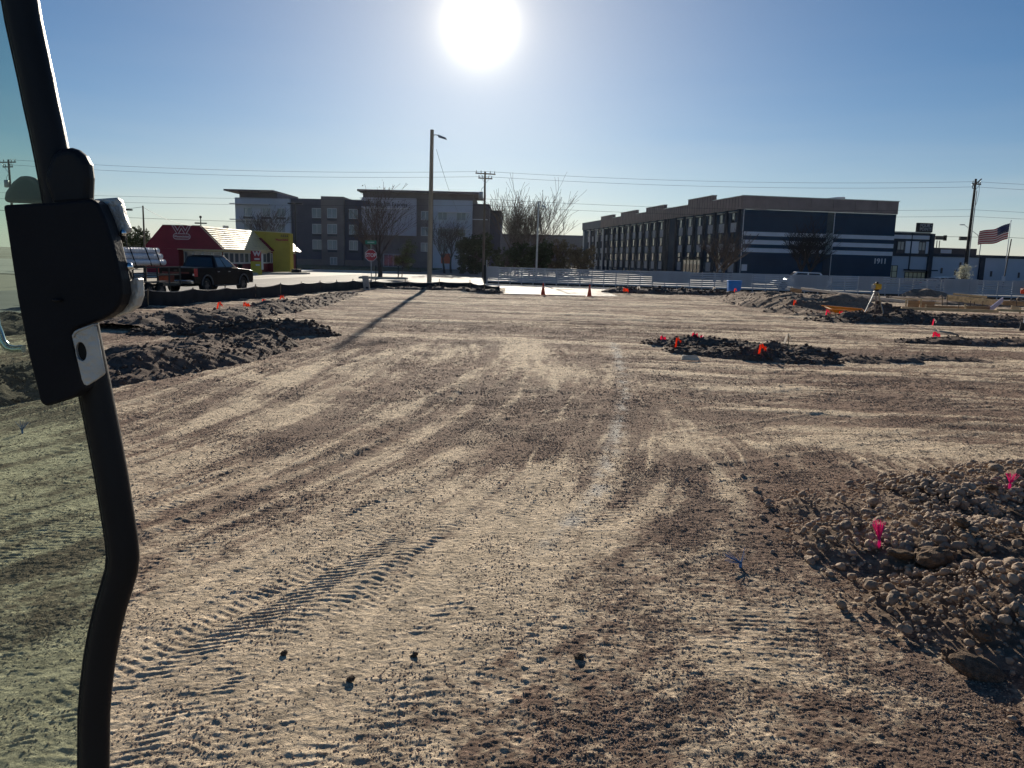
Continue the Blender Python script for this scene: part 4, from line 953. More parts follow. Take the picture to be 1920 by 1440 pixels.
def hb(name, x0, x1, z0, z1, mat, y0=0.0, y1=18.0): return MB().box(x0 + 28, x1 + 28, y0, y1, z0, z1).build(name, mat, h)
L_ = hb('left_block', -51.3, -41.3, 0, 11.95, PALE, -.8); MB().box(-50.8 + 28, -43.9 + 28, .2, 14, 11.95, 13.0).build('upper_wall', CHAR, L_)
hb('canopy', -52.8, -43.8, 13.0, 13.3, BRN, -2.2, 14)
hb('centre_wall', -41.3, -28.3, 0, 12.1, CHAR); hb('bay', -35.6, -31.5, 0, 12.55, BRN, -.9, 10)
E_ = hb('tower_wall', -28.0, -8.0, 0, 13.5, BRN, -.5); hb('canopy', -28.7, -6.6, 13.5, 13.85, BRN, -2.4, 14)
hb('panel_block', -28.1, -18.2, 5.85, 12.5, LIL, -1.5, -.5); hb('panel_block', -15.1, -8.0, 0, 12.4, PALE, -1.2, -.5)
hb('right_block', -8.0, -5.0, 0, 12.0, BRN, 1.0, 24); hb('right_block', -5.0, -2.9, 0, 11.2, CHAR, 6.0, 24)
hb('base_band', -41.2, -28.1, 0, 1.2, BRN, -.15, 0)
def hw(xc, y, zc, w=1.75, hh=1.75): 
    o = window(h, 'window', w, hh, .09, (xc + 28, y, zc), 'S', HFR, HGL, 2, 1, .1); MB()
    return o
ZR = [9.55, 6.72, 3.87]
for zc in ZR:
    for xc in (-49.0, -45.6, -42.9): hw(xc, -.8, zc - .1, 1.5, 1.55)
    hw(-36.6, 0, zc); hw(-33.6, -.9, zc); hw(-29.9, 0, zc, 1.6); hw(-16.6, -.5, zc, 1.6, 1.6)
    for xc in (-13.4, -10.0): hw(xc, -1.2, zc, 1.7, 1.5)
for xc in (-36.6, -33.6, -29.9, -49.0, -45.6, -42.9):
    for zc in ZR: MB().box(xc + 28 - .85, xc + 28 + .85, (-1.0 if xc < -40 else -1.06 if xc == -33.6 else -.16), (-.8 if xc < -40 else -.9 if xc == -33.6 else 0), zc - 1.32, zc - .95).build('grille', DKG, h)
hw(-33.4, -.9, .95, 1.3, 1.4); window(h, 'entrance', 3.6, 2.4, .1, (-22.5 + 28, -.5, 1.3), 'S', HFR, SHOPG, 4, 1, .1)
window(h, 'window', 1.8, 1.6, .1, (-9.6 + 28, -1.2, 1.5), 'S', HFR, SHOPG, 3, 2, .1)
hb('poster', -13.6, -11.9, 1.0, 2.8, M('orange banner', (.5, .12, .06), rough=.7), -1.23, -1.2)
for x0, x1, z, y in ((-52.0, -44.8, 10.75, -1.9), (-52.0, -46.4, 7.95, -1.9), (-27.6, -19.4, 10.55, -2.5), (-14.2, -8.3, 10.15, -2.2), (-14.2, -8.3, 7.2, -2.2), (-8.0, -5.2, 9.1, 0.0)): hb('sunshade', x0, x1, z, z + .12, FIN, y, y + 1.0)
text_mesh('hotel_lettering', 'Holiday Inn Express', .95, M('dark sign letters', (0.07, 0.07, 0.09), rough=.6), h, (-23.4 + 28, -1.53, 11.35), (PI / 2, 0, 0), .02, .95, .02)
MB().box(-28.1 + 28, -26.5 + 28, -1.56, -1.5, 10.9, 11.9).build('sign_badge', M('dark sign badge', (0.09, 0.09, 0.12), rough=.6), h)
# long low building on the skyline
fb = thing('long_flat_building', 'long flat-roofed brown building far behind the tree clump', 'building', (20, 260, -.05))
MB().box(-36, 24, 0, 40, 0, 9.6).build('wall', M('far brown wall', (0.14, 0.13, 0.15), rough=.9, var=.1, scale=.3), fb)  # one even brownish wall colour
MB().box(-36.4, 24.4, -.4, 40, 9.6, 10.3).build('parapet', CHAR, fb)

# ------------------------------------------------------------------ navy hotel on the right
NAVYW = M('navy render', (0.018, 0.044, 0.082), rough=0.75, var=0.10, scale=.5, bump=.08, spec=.25)
CHARN = M('charcoal-navy render', (0.030, 0.040, 0.058), rough=0.75, var=0.12, scale=.5, spec=.25)
FASC = M('brown fascia panel', (0.25, 0.185, 0.17), rough=0.6, var=0.14, scale=.8, spec=.35)
FASG = M('grey fascia panel', (0.13, 0.15, 0.18), rough=0.6, var=0.1, scale=.8)
WBAND = M('white stripe render', (0.56, 0.58, 0.64), rough=0.75, var=.08, scale=.7)
WWALL = M('pale wing render', (0.34, 0.40, 0.49), rough=0.8, var=.07, scale=.4)
GRIL = M('pale window panel', (0.30, 0.33, 0.38), rough=.6, var=.12, scale=2)
COP = M('pale metal coping', (0.42, 0.43, 0.40), rough=.35, var=.1, metal=.5)
NGL = glass('navy window glass', (0.012, 0.016, 0.024), 0.03, 0.9)
n = thing('navy_hotel', 'navy three-storey hotel with white stripes and brown stepped parapet', 'hotel', (31.5, 110.1, -0.05), math.radians(9.0))
MB().box(0.0, 23.4, 0.0, 92, 0, 9.78).build('main_wall', NAVYW, n)
# fascia: end wall panels and ribbed side panels with raised parapets
for i in range(7):
    MB().box(-.25 + i * 3.38 + .03, -.25 + (i + 1) * 3.38 - .03, -.30, 0.0, 9.8, 11.55).build('fascia_panel', FASC, n, bevel=.01)
MB().box(-.2, 23.4, -.22, .05, 9.83, 11.5).build('fascia_joint', M('pale joint strip', (.30, .26, .22), rough=.6), n)
MB().box(-.32, 23.5, -.36, 0.2, 11.56, 11.66).build('coping', COP, n)
RIBS = [(0, 10, 11.55), (10, 20.2, 12.35), (20.2, 31.5, 11.55), (31.5, 41.6, 12.3), (41.6, 47.6, 11.55), (47.6, 58.3, 12.3), (58.3, 64, 11.55), (64, 74.3, 12.25), (74.3, 92, 11.5)]
for a, b, z in RIBS:
    m_ = FASG if a > 70 else FASC
    p_ = MB().box(-.22, 0.3, a + .01, b - .01, 9.8, z).build('parapet', m_, n)
    k = a
    while k < b - .5: MB().box(-.27, -.22, k + .06, k + .13, 9.82, z - .05).build('rib', M('rib trim', (.14, .11, .10), rough=.5), p_); k += 1.02
    MB().box(-.34, 0.4, a, b, z + .003, z + .08).build('coping', COP, p_)
BAYS = [2.6 + 4.1 * k for k in range(6)] + [32.6 + 4.05 * k for k in range(14)]
for k, yb in enumerate(BAYS):
    for f, (z0, z1) in enumerate(((6.7, 8.0), (3.95, 5.1), (1.0, 2.35))):
        window(n, 'panel_window', 1.75, z1 - z0, .08, (0.0, yb, (z0 + z1) / 2), 'W', GRIL, GRIL, 1, 2, .10)
        zt = (8.0, 5.15, 2.4)[f]; ht = (1.4, 1.5, 1.5)[f]
        if f < 2 or True: window(n, 'tall_window', 1.1, ht, .06, (0.0, yb + .25, zt + ht / 2), 'W', CHARN, NGL, 1, 1, .10)
    MB().box(-.55, 0, yb - .9, yb + .9, 9.42, 9.5).build('awning', COP, n)
    MB().box(-.38, 0, yb - 2.06, yb - 1.62, 0, 9.77).build('pilaster', CHARN, n)
for y0 in (24.9, 28.9): MB().box(-.40, 0, y0, y0 + .4, 0, 9.77).build('pilaster', CHARN, n)
for y0 in (70.5, 76.5, 82.5, 88.8): MB().box(-.52, -.40, y0, y0 + .9, 0, 9.4).build('pale_column', GRIL, n)
window(n, 'entrance', 7.5, 2.6, .12, (-.42, 16.6, 1.5), 'W', M('entrance frame', (.12, .14, .16), rough=.5), NGL, 5, 1, .12)
MB().box(-1.6, 0, 12.5, 21, 2.95, 3.15).build('entrance_canopy', CHARN, n)
for z0, z1 in ((6.18, 6.74), (5.02, 5.62), (3.92, 4.5), (-.02, .92)):
    MB().box(.35, 12.75, -.05, 0, z0, z1).build('white_band', WBAND, n); MB().box(13.8, 23.38, -.05, 0, z0, z1).build('white_band', WBAND, n)
MB().box(12.78, 13.7, -.10, 0, 6.9, 9.76).build('joint_panel', M('sage joint panel', (.07, .085, .085), rough=.7), n)
MB().box(12.78, 13.7, -.10, 0, 3.9, 6.88).build('joint_panel', M('pale joint panel', (.26, .30, .32), rough=.7), n)
MB().tube([(13.78, -.12, 0), (13.78, -.12, 9.7)], .05, 6).build('downpipe', WBAND, n); MB().tube([(.12, -.12, 0), (.12, -.12, 9.7)], .05, 6).build('downpipe', WBAND, n)
MB().box(12.6, 13.6, -.16, 0, 0, 3.8).build('service_door', CHARN, n)
MB().box(.35, 1.15, -.09, 0, 1.3, 2.2).build('notice', WBAND, n)
text_mesh('house_number', '1911', 1.05, M('white numerals', (.62, .63, .66), rough=.5), n, (21.5, -.06, 3.1), (PI / 2, 0, 0), .03, 1.0, .02)
MB().hexa([(11.5, 2, 11.6), (16.4, 2, 11.6), (16.4, 8, 11.6), (11.5, 8, 11.6)], [(15.2, 2, 12.1), (16.4, 2, 12.15), (16.4, 8, 12.15), (15.2, 8, 12.1)]).build('roof_hatch', WBAND, n)
# entrance wing
wg = thing('hotel_entrance_wing', 'pale low hotel wing with dark coping and rooftop sign right of the navy block', 'hotel wing', Vector((31.5, 110.1, -.05)) + Vector((.988, .156, 0)) * 23.45 + Vector((-.156, .988, 0)) * 1.2, math.radians(9.0))
MB().box(0, 7.0, 0, 16, 0, 4.15).build('ground_floor', WWALL, wg)
MB().box(.004, 7.0, .05, 16, 4.15, 7.35).build('upper_floor', CHARN, wg)
MB().box(0, 6.4, -.1, .05, 6.45, 7.0).build('white_band', WBAND, wg); MB().box(0, 6.5, -.14, .4, 7.35, 7.5).build('coping', COP, wg)
for x0, x1 in ((2.7, 4.9), (6.0, 6.5)): MB().box(x0, x1, -.03, .05, 4.4, 6.15).build('white_panel', WBAND, wg)
for xc in (1.95, 5.4): window(wg, 'window', 1.15, 1.3, .08, (xc, .05, 5.45), 'S', CHARN, HGL, 2, 1, .08); MB().box(xc - .6, xc + .6, -.02, .05, 4.35, 4.78).build('grille', DKG, wg)
MB().box(-.05, 7.0, -.12, 0, 3.95, 4.2).build('string_course', CHARN, wg)
MB().box(6.45, 7.1, -.35, 0.3, 0, 7.3).build('pilaster', CHARN, wg); MB().box(3.5, 3.62, -.14, 0, 1.9, 7.4).build('downpipe', CHARN, wg)
window(wg, 'corner_window', 1.7, 2.6, .09, (.9, 0, 1.3), 'S', DKG, glass('pale lobby glass', (.42, .45, .33), .1, .5), 2, 3, .1)  # glass has a pale yellow-green colour of its own
window(wg, 'lobby_window', 3.4, 1.5, .09, (4.7, 0, .95), 'S', DKG, glass('pale lobby glass', (.42, .45, .33)), 5, 2, .1)
MB().box(2.8, 7.2, -1.6, 0, 1.9, 2.08).build('entrance_canopy', CHARN, wg)
MB().box(7.1, 50, .2, 16, 0, 4.05).build('long_wall', WWALL, wg); MB().box(7.1, 50, 0.0, 16.1, 4.05, 4.45).build('coping', CHARN, wg)
MB().box(15.2, 16.0, -.1, .2, 0, 4.04).build('pilaster', CHARN, wg)
ph = MB().box(7.0, 16.5, 2.5, 14, 4.45, 5.4).build('rooftop_plant', DKG, wg); MB().box(10.4, 12.2, 2.44, 2.5, 4.6, 5.15).build('louvre', WBAND, ph)
for x in (10.0, 10.45): MB().tube([(x, 3, 5.3), (x, 3, 6.5)], .06, 6).build('vent_pipe', DKG, ph)
for x, z in ((9.0, 1.6), (11.3, 1.4), (17.3, 1.3), (22.0, 1.2), (23.2, 1.3), (12, 2.5)): MB().box(x, x + .22, .05, .2, z, z + .8).build('wall_lamp', DKG, wg)
sg2 = MB().box(4.6, 7.05, .3, .75, 7.52, 8.85).build('rooftop_sign', M('black sign box', (.012, .012, .016), rough=.5), wg, bevel=.02)
SL = M('grey sign letters', (.30, .31, .34), rough=.5)
text_mesh('sign_lettering', 'FOUR', .62, SL, sg2, (5.75, .28, 8.45), (PI / 2, 0, 0), .02, 1.0, .015); text_mesh('sign_lettering', 'POINTS', .62, SL, sg2, (5.9, .28, 7.93), (PI / 2, 0, 0), .02, .9, .015)
text_mesh('sign_lettering', 'BY', .2, SL, sg2, (6.78, .28, 8.5), (PI / 2, 0, 0), .02, 1.0, .01)
# ------------------------------------------------------------------ silt fence
FAB = M('black geotextile', (0.022, 0.024, 0.028), rough=0.8, var=0.3, scale=3, bump=0.5, bscale=12, stretch=(1, 1, .3), spec=.25)
WOOD = M('weathered softwood', (0.26, 0.19, 0.12), rough=0.85, var=0.3, scale=3, stretch=(6, 6, 1), bump=.3)
LUMB = M('fresh lumber', (0.52, 0.40, 0.23), rough=0.8, var=0.22, scale=2.5, stretch=(1, 6, 6), bump=.2)
sf = thing('silt_fence', 'low black fabric silt fence on stakes along the street edge', 'silt fence', (-10, 40, 0))
pth = np.array(FENCE[1:]); seg = np.hypot(np.diff(pth[:, 0]), np.diff(pth[:, 1])); cum = np.concatenate([[0], np.cumsum(seg)])
NS = 320; sarr = np.linspace(0, cum[-1], NS); fx_ = np.interp(sarr, cum, pth[:, 0]); fy_ = np.interp(sarr, cum, pth[:, 1])
zz = np.linspace(-.05, 1, 9); Vf = []
top = 0.60 - 0.09 * np.abs(np.sin(PI * sarr / 2.4)) ** .6 + .05 * fbm(sarr / 3, sarr * 0, 3, 2) - .12 * sstep(18, 30, sarr)
for k, q in enumerate(zz):
    bul = .09 * math.sin(PI * max(q, 0)) * (fbm(sarr / .8, sarr * 0 + q * 1.2, 7, 3)) + .05 * q * fbm(sarr / 1.7, sarr * 0, 12, 2)
    Vf.append(np.stack([fx_ + bul + 10, fy_ + bul * .3 - 40, top * q], 1))
np_mesh('fabric', np.concatenate(Vf), grid_faces(9, NS), FAB, sf, smooth=True)
MB().tube([(fx_[i] + 10, fy_[i] - 40, top[i] + .005) for i in range(0, NS, 2)], .018, 6).build('rolled_hem', M('hem with painted sunlight', (.30, .29, .27), rough=.6, var=.5, scale=1.2), sf, fix=False)  # pale hem colour stands in for sunlight on the top edge
d_ = 0.0
while d_ < cum[-1]:
    x, y = np.interp(d_, cum, pth[:, 0]) + 10, np.interp(d_, cum, pth[:, 1]) - 40
    MB().bar((x - .03, y + .02, -.1), (x - .03 + random.uniform(-.05, .05), y + .02 + random.uniform(-.04, .04), .66), .04, .04).build('stake', WOOD, sf); d_ += 2.4

# ------------------------------------------------------------------ white slat fence in front of the hotel
VIN = M('white vinyl slat', (0.34, 0.36, 0.40), rough=0.55, var=0.10, scale=1.5)
FA, FB = Vector((-2.35, 67.2, -.04)), Vector((47.5, 57.6, -.04))
wf_dir = (FB - FA).normalized(); wf_len = (FB - FA).length
wf = thing('white_slat_fence', 'long white horizontal slat fence across the street in front of the navy hotel', 'fence', FA, math.atan2(wf_dir.y, wf_dir.x))
pm = MB().box(-.035, .035, -.035, .035, 0, 1.42).build('post', VIN, wf); slm = None
for i in range(1, 51):
    o = link_mesh('post', pm.data, wf); o.location = (i, 0, random.uniform(-.02, .02))
sl0 = MB().box(.01, 1.99, -.016, .016, -.064, .064)
sl = sl0.build('slat', VIN, wf); sl.location = (0, -.052, .22)
solid = {9: 1, 10: 1, 16: 1, 17: 1, 0: 1, 18: 1}
for i in range(25):
    for k in range(8):
        if i == 0 and k == 0: continue
        o = link_mesh('slat', sl.data, wf); o.location = (i * 2.0, -.052, .22 + k * .162 + random.uniform(-.006, .006)); o.rotation_euler = (0, random.uniform(-.003, .003), 0)
for i, w_ in ((0.05, .9), (14.0, 3.0), (20.3, 1.6), (25.1, 2.6), (30, 1.8), (36.2, 2.4), (41, 2.0)):
    MB().box(i, i + w_, .05, .075, .42 if i > 20 else .55, 1.46).build('board_panel', VIN, wf)
MB().box(0, 50, .02, .04, 0, .16).build('base_strip', FAB, wf)  # dark strip along the whole fence foot
MB().box(-.10, -.04, -.05, .05, 0, 2.0).build('end_post', VIN, wf)
bk = MB().box(-.28, -.11, -.2, .2, 0, 1.55).build('end_screen', FAB, wf)

# ------------------------------------------------------------------ poles and wires
POLEW = M('creosoted pole wood', (0.16, 0.125, 0.095), rough=0.9, var=0.35, scale=2, stretch=(5, 5, .4), bump=.4)
POLEC = M('pale concrete pole', (0.30, 0.26, 0.20), rough=0.85, var=0.15, scale=2, stretch=(2, 2, .3))
GALV = M('galvanised steel', (0.34, 0.35, 0.36), rough=0.45, var=0.12, metal=.6)
INS = M('porcelain insulator', (0.14, 0.13, 0.13), rough=0.3, var=.1)
WIRE = M('wire black', (0.02, 0.02, 0.022), rough=0.6)
def upole(label, x, y, hgt, rz=0.0, arms=((-.35, 2.4),), transformer=False, lean=(0, 0), r0=.16, extra=False, mat=None):
    t = thing('utility_pole', label, 'utility pole', (x, y, -.06), rz)
    MB().tube([(0, 0, 0), (lean[0] * .5, lean[1], hgt * .5), (lean[0], lean[1], hgt)], [r0, r0 * .85, r0 * .62], 12).build('pole', mat or POLEW, t)
    for dz, ln in arms:
        a = MB().bar((lean[0] - ln / 2, -.14, hgt + dz), (lean[0] + ln / 2, -.14, hgt + dz), .10, .12).build('crossarm', POLEW, t)
        MB().bar((lean[0] - ln * .3, -.2, hgt + dz - .02), (lean[0], -.17, hgt + dz - .55), .03, .03).bar((lean[0] + ln * .3, -.2, hgt + dz - .02), (lean[0], -.17, hgt + dz - .55), .03, .03).build('brace', GALV, a)
        for k in (-.46, -.22, .24, .46): MB().lathe([(.02, 0), (.05, .04), (.03, .08), (.06, .12), (.03, .17), (.05, .21), (.02, .25)], 8, (lean[0] + k * ln, -.14, hgt + dz + .06)).build('insulator', INS, a)
    if transformer:
        MB().lathe([(.18, 0), (.24, .03), (.24, .75), (.2, .8), (.08, .82)], 14, (-.46, -.05, hgt - 3.0)).build('transformer', GALV, t)
        MB().tube([(-.46, -.05, hgt - 2.2), (-.40, -.05, hgt - 1.9), (-.1, -.1, hgt - 1.6)], .02, 6).build('lead', WIRE, t)
    if extra:
        MB().tube([(.25, -.1, 0), (.3, -.1, hgt - 1.2)], .05, 8).build('conduit', GALV, t)
        MB().bar((0, -.1, hgt - .5), (.9, -.1, hgt + .05), .09, .09).build('brace_arm', POLEW, t)
        MB().tube([(-.15, -.1, hgt - 1.0), (-.5, -.1, hgt - 1.05), (-.62, -.1, hgt - .8), (-.45, -.1, hgt - .62), (-.3, -.1, hgt - .8)], .045, 8).build('cutout', INS, t)
        MB().tube([(.6, -.1, hgt - .4), (.72, -.1, hgt - 1.3), (.55, -.1, hgt - 2.4), (.3, -.1, hgt - 2.9)], .022, 6).build('lead', WIRE, t)
    return t
upole('wooden utility pole with crossarm and transformer behind the white fence end', -3.55, 88, 11.6, .35, ((-.25, 2.3), (-.75, 1.6)), True)
upole('dark utility pole with cut-outs and conduit near the flag', 49.4, 86, 11.9, .5, ((-.55, 1.5),), False, (.05, 0), .18, True, M('tarred pole wood', (.05, .042, .036), rough=.9, var=.3, scale=3))
upole('utility pole with a crossarm seen through the tinted cab glass', -56.2, 88, 11.6, -.3, ((-.3, 2.4), (-.8, 1.4)), True)
upole('thin service pole left of the red restaurant gable', -28.4, 60, 5.45, 0, (), False, (.05, 0), .085)
def wire(label, p, q, sag, r=.013, grp='overhead wires'):
    p, q = Vector(p), Vector(q); pts = []
    for i in range(25):
        t = i / 24; v = p.lerp(q, t); v.z -= sag * 4 * t * (1 - t); pts.append(v)
    o = MB().tube(pts, r, 5, caps=False).build('overhead_wire', WIRE, fix=False)
    return tag(o, label, 'wire', grp)
for k, (dz, nm) in enumerate(((11.55, 'upper'), (11.0, 'middle'))):
    wire('%s power line from the cab-glass pole to the transformer pole' % nm, (-56.2, 88, dz), (-3.6, 88, dz), .55)
    wire('%s power line from the transformer pole to the dark right-hand pole' % nm, (-3.5, 88, dz), (49.4, 86, dz), .55)
    wire('%s power line leaving the dark pole past the right edge' % nm, (49.4, 86, dz), (105, 84, dz), .55)
for k, (z, nm) in enumerate(((8.6, 'upper'), (7.9, 'lower'))):
    wire('%s telephone cable left of the transformer pole' % nm, (-70, 96, z), (-3.6, 88.1, z), .4)
    wire('%s telephone cable between transformer pole and dark pole' % nm, (-3.5, 88.1, z), (49.4, 86.1, z), .5)
    wire('%s telephone cable running off the right edge' % nm, (49.4, 86.1, z), (110, 84, z), .5)
wire('slack service wire from the thin pole down to the restaurant roof', (-28.35, 60, 5.3), (-31.0, 76.5, 4.5), .35, .014)
wire('slack service wire from the thin pole toward the cab door', (-28.4, 60, 5.3), (-36.5, 55, 4.6), .3, .014)
wire('straight service wire crossing behind the thin pole to the hotel', (-62, 92, 6.3), (-28.3, 105, 6.2), .3, .02)
wire('guy wire hanging from the tall street lamp pole toward the hotel', (-5.6, 55, 9.4), (-6.6, 100, 6.8), .8, .012)
def street_lamp(label, x, y, hgt, arm, side, r0, mat, lean=0.0, name='street_lamp', head=.6):
    t = thing(name, label, 'street lamp', (x, y, -.05))
    MB().tube([(0, 0, 0), (lean * .5, 0, hgt * .5), (lean, 0, hgt)], [r0, r0 * .9, r0 * .72], 14).build('pole', mat, t)
    za = hgt - .38
    MB().tube([(lean, 0, za), (lean + side * arm * .6, 0, za + .06), (lean + side * arm, 0, za + .02)], .03, 8).build('arm', GALV, t)
    hd = MB(); x0 = lean + side * arm
    hd.hexa([(x0, -.13, za - .10), (x0 + side * head, -.10, za - .26), (x0 + side * head, .10, za - .26), (x0, .13, za - .10)], [(x0, -.11, za + .08), (x0 + side * head * .9, -.07, za - .12), (x0 + side * head * .9, .07, za - .12), (x0, .11, za + .08)]).build('lamp_head', GALV, t, bevel=.03)
    return t
street_lamp('tall bare street lamp pole standing at the far edge of the dirt lot', -6.0, 54.8, 10.7, .42, 1, .17, POLEC, .12)
street_lamp('grey street lamp behind the white fence and tree clump', 2.05, 75, 7.6, .3, 1, .10, GALV, .05, head=.45)
t = thing('parking_lot_lamp', 'thin dark parking lot lamp on a concrete block right of the restaurant', 'lamp', (-23.05, 82.4, -.05))
MB().box(-.42, .42, -.42, .42, 0, .52).build('base', M('painted dark footing', (.03, .026, .024), rough=.8), t, bevel=.03); MB().tube([(0, 0, .5), (0, 0, 7.3)], [.075, .055], 10).build('pole', STEEL, t)
MB().box(-.75, -.1, -.16, .16, 7.2, 7.34).box(.1, .75, -.16, .16, 7.2, 7.34).build('lamp_head', STEEL, t, bevel=.02)
t = thing('parking_lot_lamp', 'small double-armed lamp rising behind the restaurant roof', 'lamp', (-41.6, 104, -.05))
MB().tube([(0, 0, 0), (0, 0, 6.4)], [.09, .06], 10).build('pole', STEEL, t); MB().box(-.75, -.12, -.15, .15, 5.7, 5.86).box(.12, .75, -.15, .15, 5.7, 5.86).build('lamp_head', STEEL, t); MB().lathe([(.05, 0), (.16, .1), (.16, .28), (.05, .36)], 10, (0, 0, 6.4)).build('top_lamp', STEEL, t)
t = thing('parking_lot_lamp', 'dark box-headed lamp peeping out beside the cab latch', 'lamp', (-44.6, 90, -.05))
MB().tube([(0, 0, 0), (0, 0, 6.6)], [.09, .06], 10).build('pole', STEEL, t); MB().box(.0, .8, -.16, .16, 6.5, 6.68).build('lamp_head', STEEL, t)
# stop sign
def octa(r_): return [(r_ * math.cos(PI / 8 + PI / 4 * i), r_ * math.sin(PI / 8 + PI / 4 * i)) for i in range(8)]
t = thing('stop_sign', 'red STOP sign with green street name blade beyond the silt fence', 'stop sign', (-9.5, 51.6, -.04), math.radians(8))
MB().tube([(.03, 0, 0), (0, 0, 2.85)], .03, 8).build('post', GALV, t)
f1 = MB().prism(octa(.41), lambda x, z: (x, -.04, 2.14 + z), lambda x, z: (x, -.03, 2.14 + z)).build('sign_face', M('white sheeting', (.65, .62, .64), rough=.4), t)
MB().prism(octa(.375), lambda x, z: (x, -.046, 2.14 + z), lambda x, z: (x, -.040, 2.14 + z)).build('red_field', M('red sheeting', (.33, .012, .03), rough=.4), f1)
text_mesh('stop_lettering', 'STOP', .34, M('white sheeting', (.65, .62, .64)), f1, (0, -.050, 2.14), (PI / 2, 0, 0), .002, .82, .008)
GRN = M('green sheeting', (.02, .20, .13), rough=.4)
b1 = MB().box(-.36, .36, -.01, .01, 2.86, 3.10).build('street_blade', GRN, t); MB().box(-.22, .22, -.014, -.010, 2.94, 3.02).build('blade_legend', M('faded legend', (.3, .48, .42), rough=.5), b1)
MB().box(-.012, .012, -.3, .3, 2.60, 2.82).build('street_blade', GRN, t)
# flag
t = thing('flagpole', 'slim white flagpole beside the low hotel wing', 'flagpole', (71.9, 115, -.05)); MB().tube([(0, 0, 0), (0, 0, 9.3)], [.07, .04], 10).build('pole', FIN, t); MB().lathe([(.02, 0), (.09, .06), (.09, .12), (.02, .18)], 10, (0, 0, 9.3)).build('finial', FIN, t)
fl = thing('american_flag', 'American flag flying left from the flagpole', 'flag', (71.8, 115, 6.6))
FR, FW, FBL = thin('flag red', (.34, .03, .05), back=.3), thin('flag white', (.6, .56, .56), back=.3), thin('flag blue', (.05, .055, .14), back=.3)
def fpt(u, v):   # u along the fly 0..1, v down 0..1
    return (-4.1 * u, .35 * math.sin(7 * u + 1.5 * v) * (.3 + u), 2.35 - 2.25 * v * (1 - .12 * u) - 1.25 * u ** .85 + .10 * math.sin(8 * u + .6))
def strip(name, u0, u1, v0, v1, mat, off=0.0):
    n_ = 22; vs = []
    for i in range(n_ + 1):
        u = u0 + (u1 - u0) * i / n_
        for v in (v0, v1):
            p = fpt(u, v); vs.append((p[0], p[1] - off, p[2])); vs.append((p[0], p[1] + .012 + off, p[2]))
    fs = []
    for i in range(n_): a = i * 4; fs += [(a, a + 4, a + 6, a + 2), (a + 1, a + 3, a + 7, a + 5), (a, a + 1, a + 5, a + 4), (a + 2, a + 6, a + 7, a + 3)]
    MB().add(vs, fs, True).build(name, mat, fl)
for i in range(13): strip('stripe', .41 if i < 7 else 0.0, 1.0, i / 13, (i + 1) / 13, FR if i % 2 == 0 else FW)
strip('canton', 0, .41, 0, 7 / 13, FBL)
st = MB()
for rr in range(9):
    for cc in range(6 if rr % 2 == 0 else 5):
        p = fpt(.035 + (cc + (0 if rr % 2 == 0 else .5)) * .068, .03 + rr * .055); st.add([(p[0] + .05 * math.cos(a), p[1] - .01, p[2] + .05 * math.sin(a)) for a in [PI / 2 + 2 * PI * k / 5 for k in range(5)]], [(0, 1, 2, 3, 4)])
tag(st.build('stars', FW, fl), kind='stuff')
t = thing('signal_span', 'two dark traffic signals hanging on a span wire behind the hotel wing', 'traffic signal', (78, 150, -.05))
MB().tube([(-14, 0, 8.6), (0, 0, 8.3), (14, -2, 8.4), (30, -4, 8.0)], .035, 5).build('span_wire', WIRE, t)
for x in (1.8, 6.4): MB().box(x, x + 2.0, -.2, .2, 7.75, 8.45).box(x + 1.6, x + 2.1, -.2, .2, 7.6, 8.6).build('signal_head', STEEL, t)
MB().tube([(30, -4, 0), (30, -4, 9)], .15, 8).build('mast', GALV, t)
t = thing('street_lamp', 'faint slender street lamp with curved arm behind the right-hand utility pole', 'street lamp', (82.5, 140, -.05)); MB().tube([(0, 0, 0), (.2, 0, 7.2), (-.6, 0, 8.4), (-3.2, 0, 10.1)], [.1, .07, .05, .04], 8).build('pole', GALV, t); MB().box(-3.9, -3.1, -.15, .15, 10.0, 10.15).build('lamp_head', GALV, t)
t = thing('sign_post', 'thin leaning post with a small box in front of the low wing', 'post', (62.5, 100, -.05)); MB().tube([(0, 0, 0), (.35, 0, 6.2)], .07, 8).build('post', STEEL, t); MB().box(-.35, .15, -.1, .1, .9, 1.5).build('box', WWALL, t)

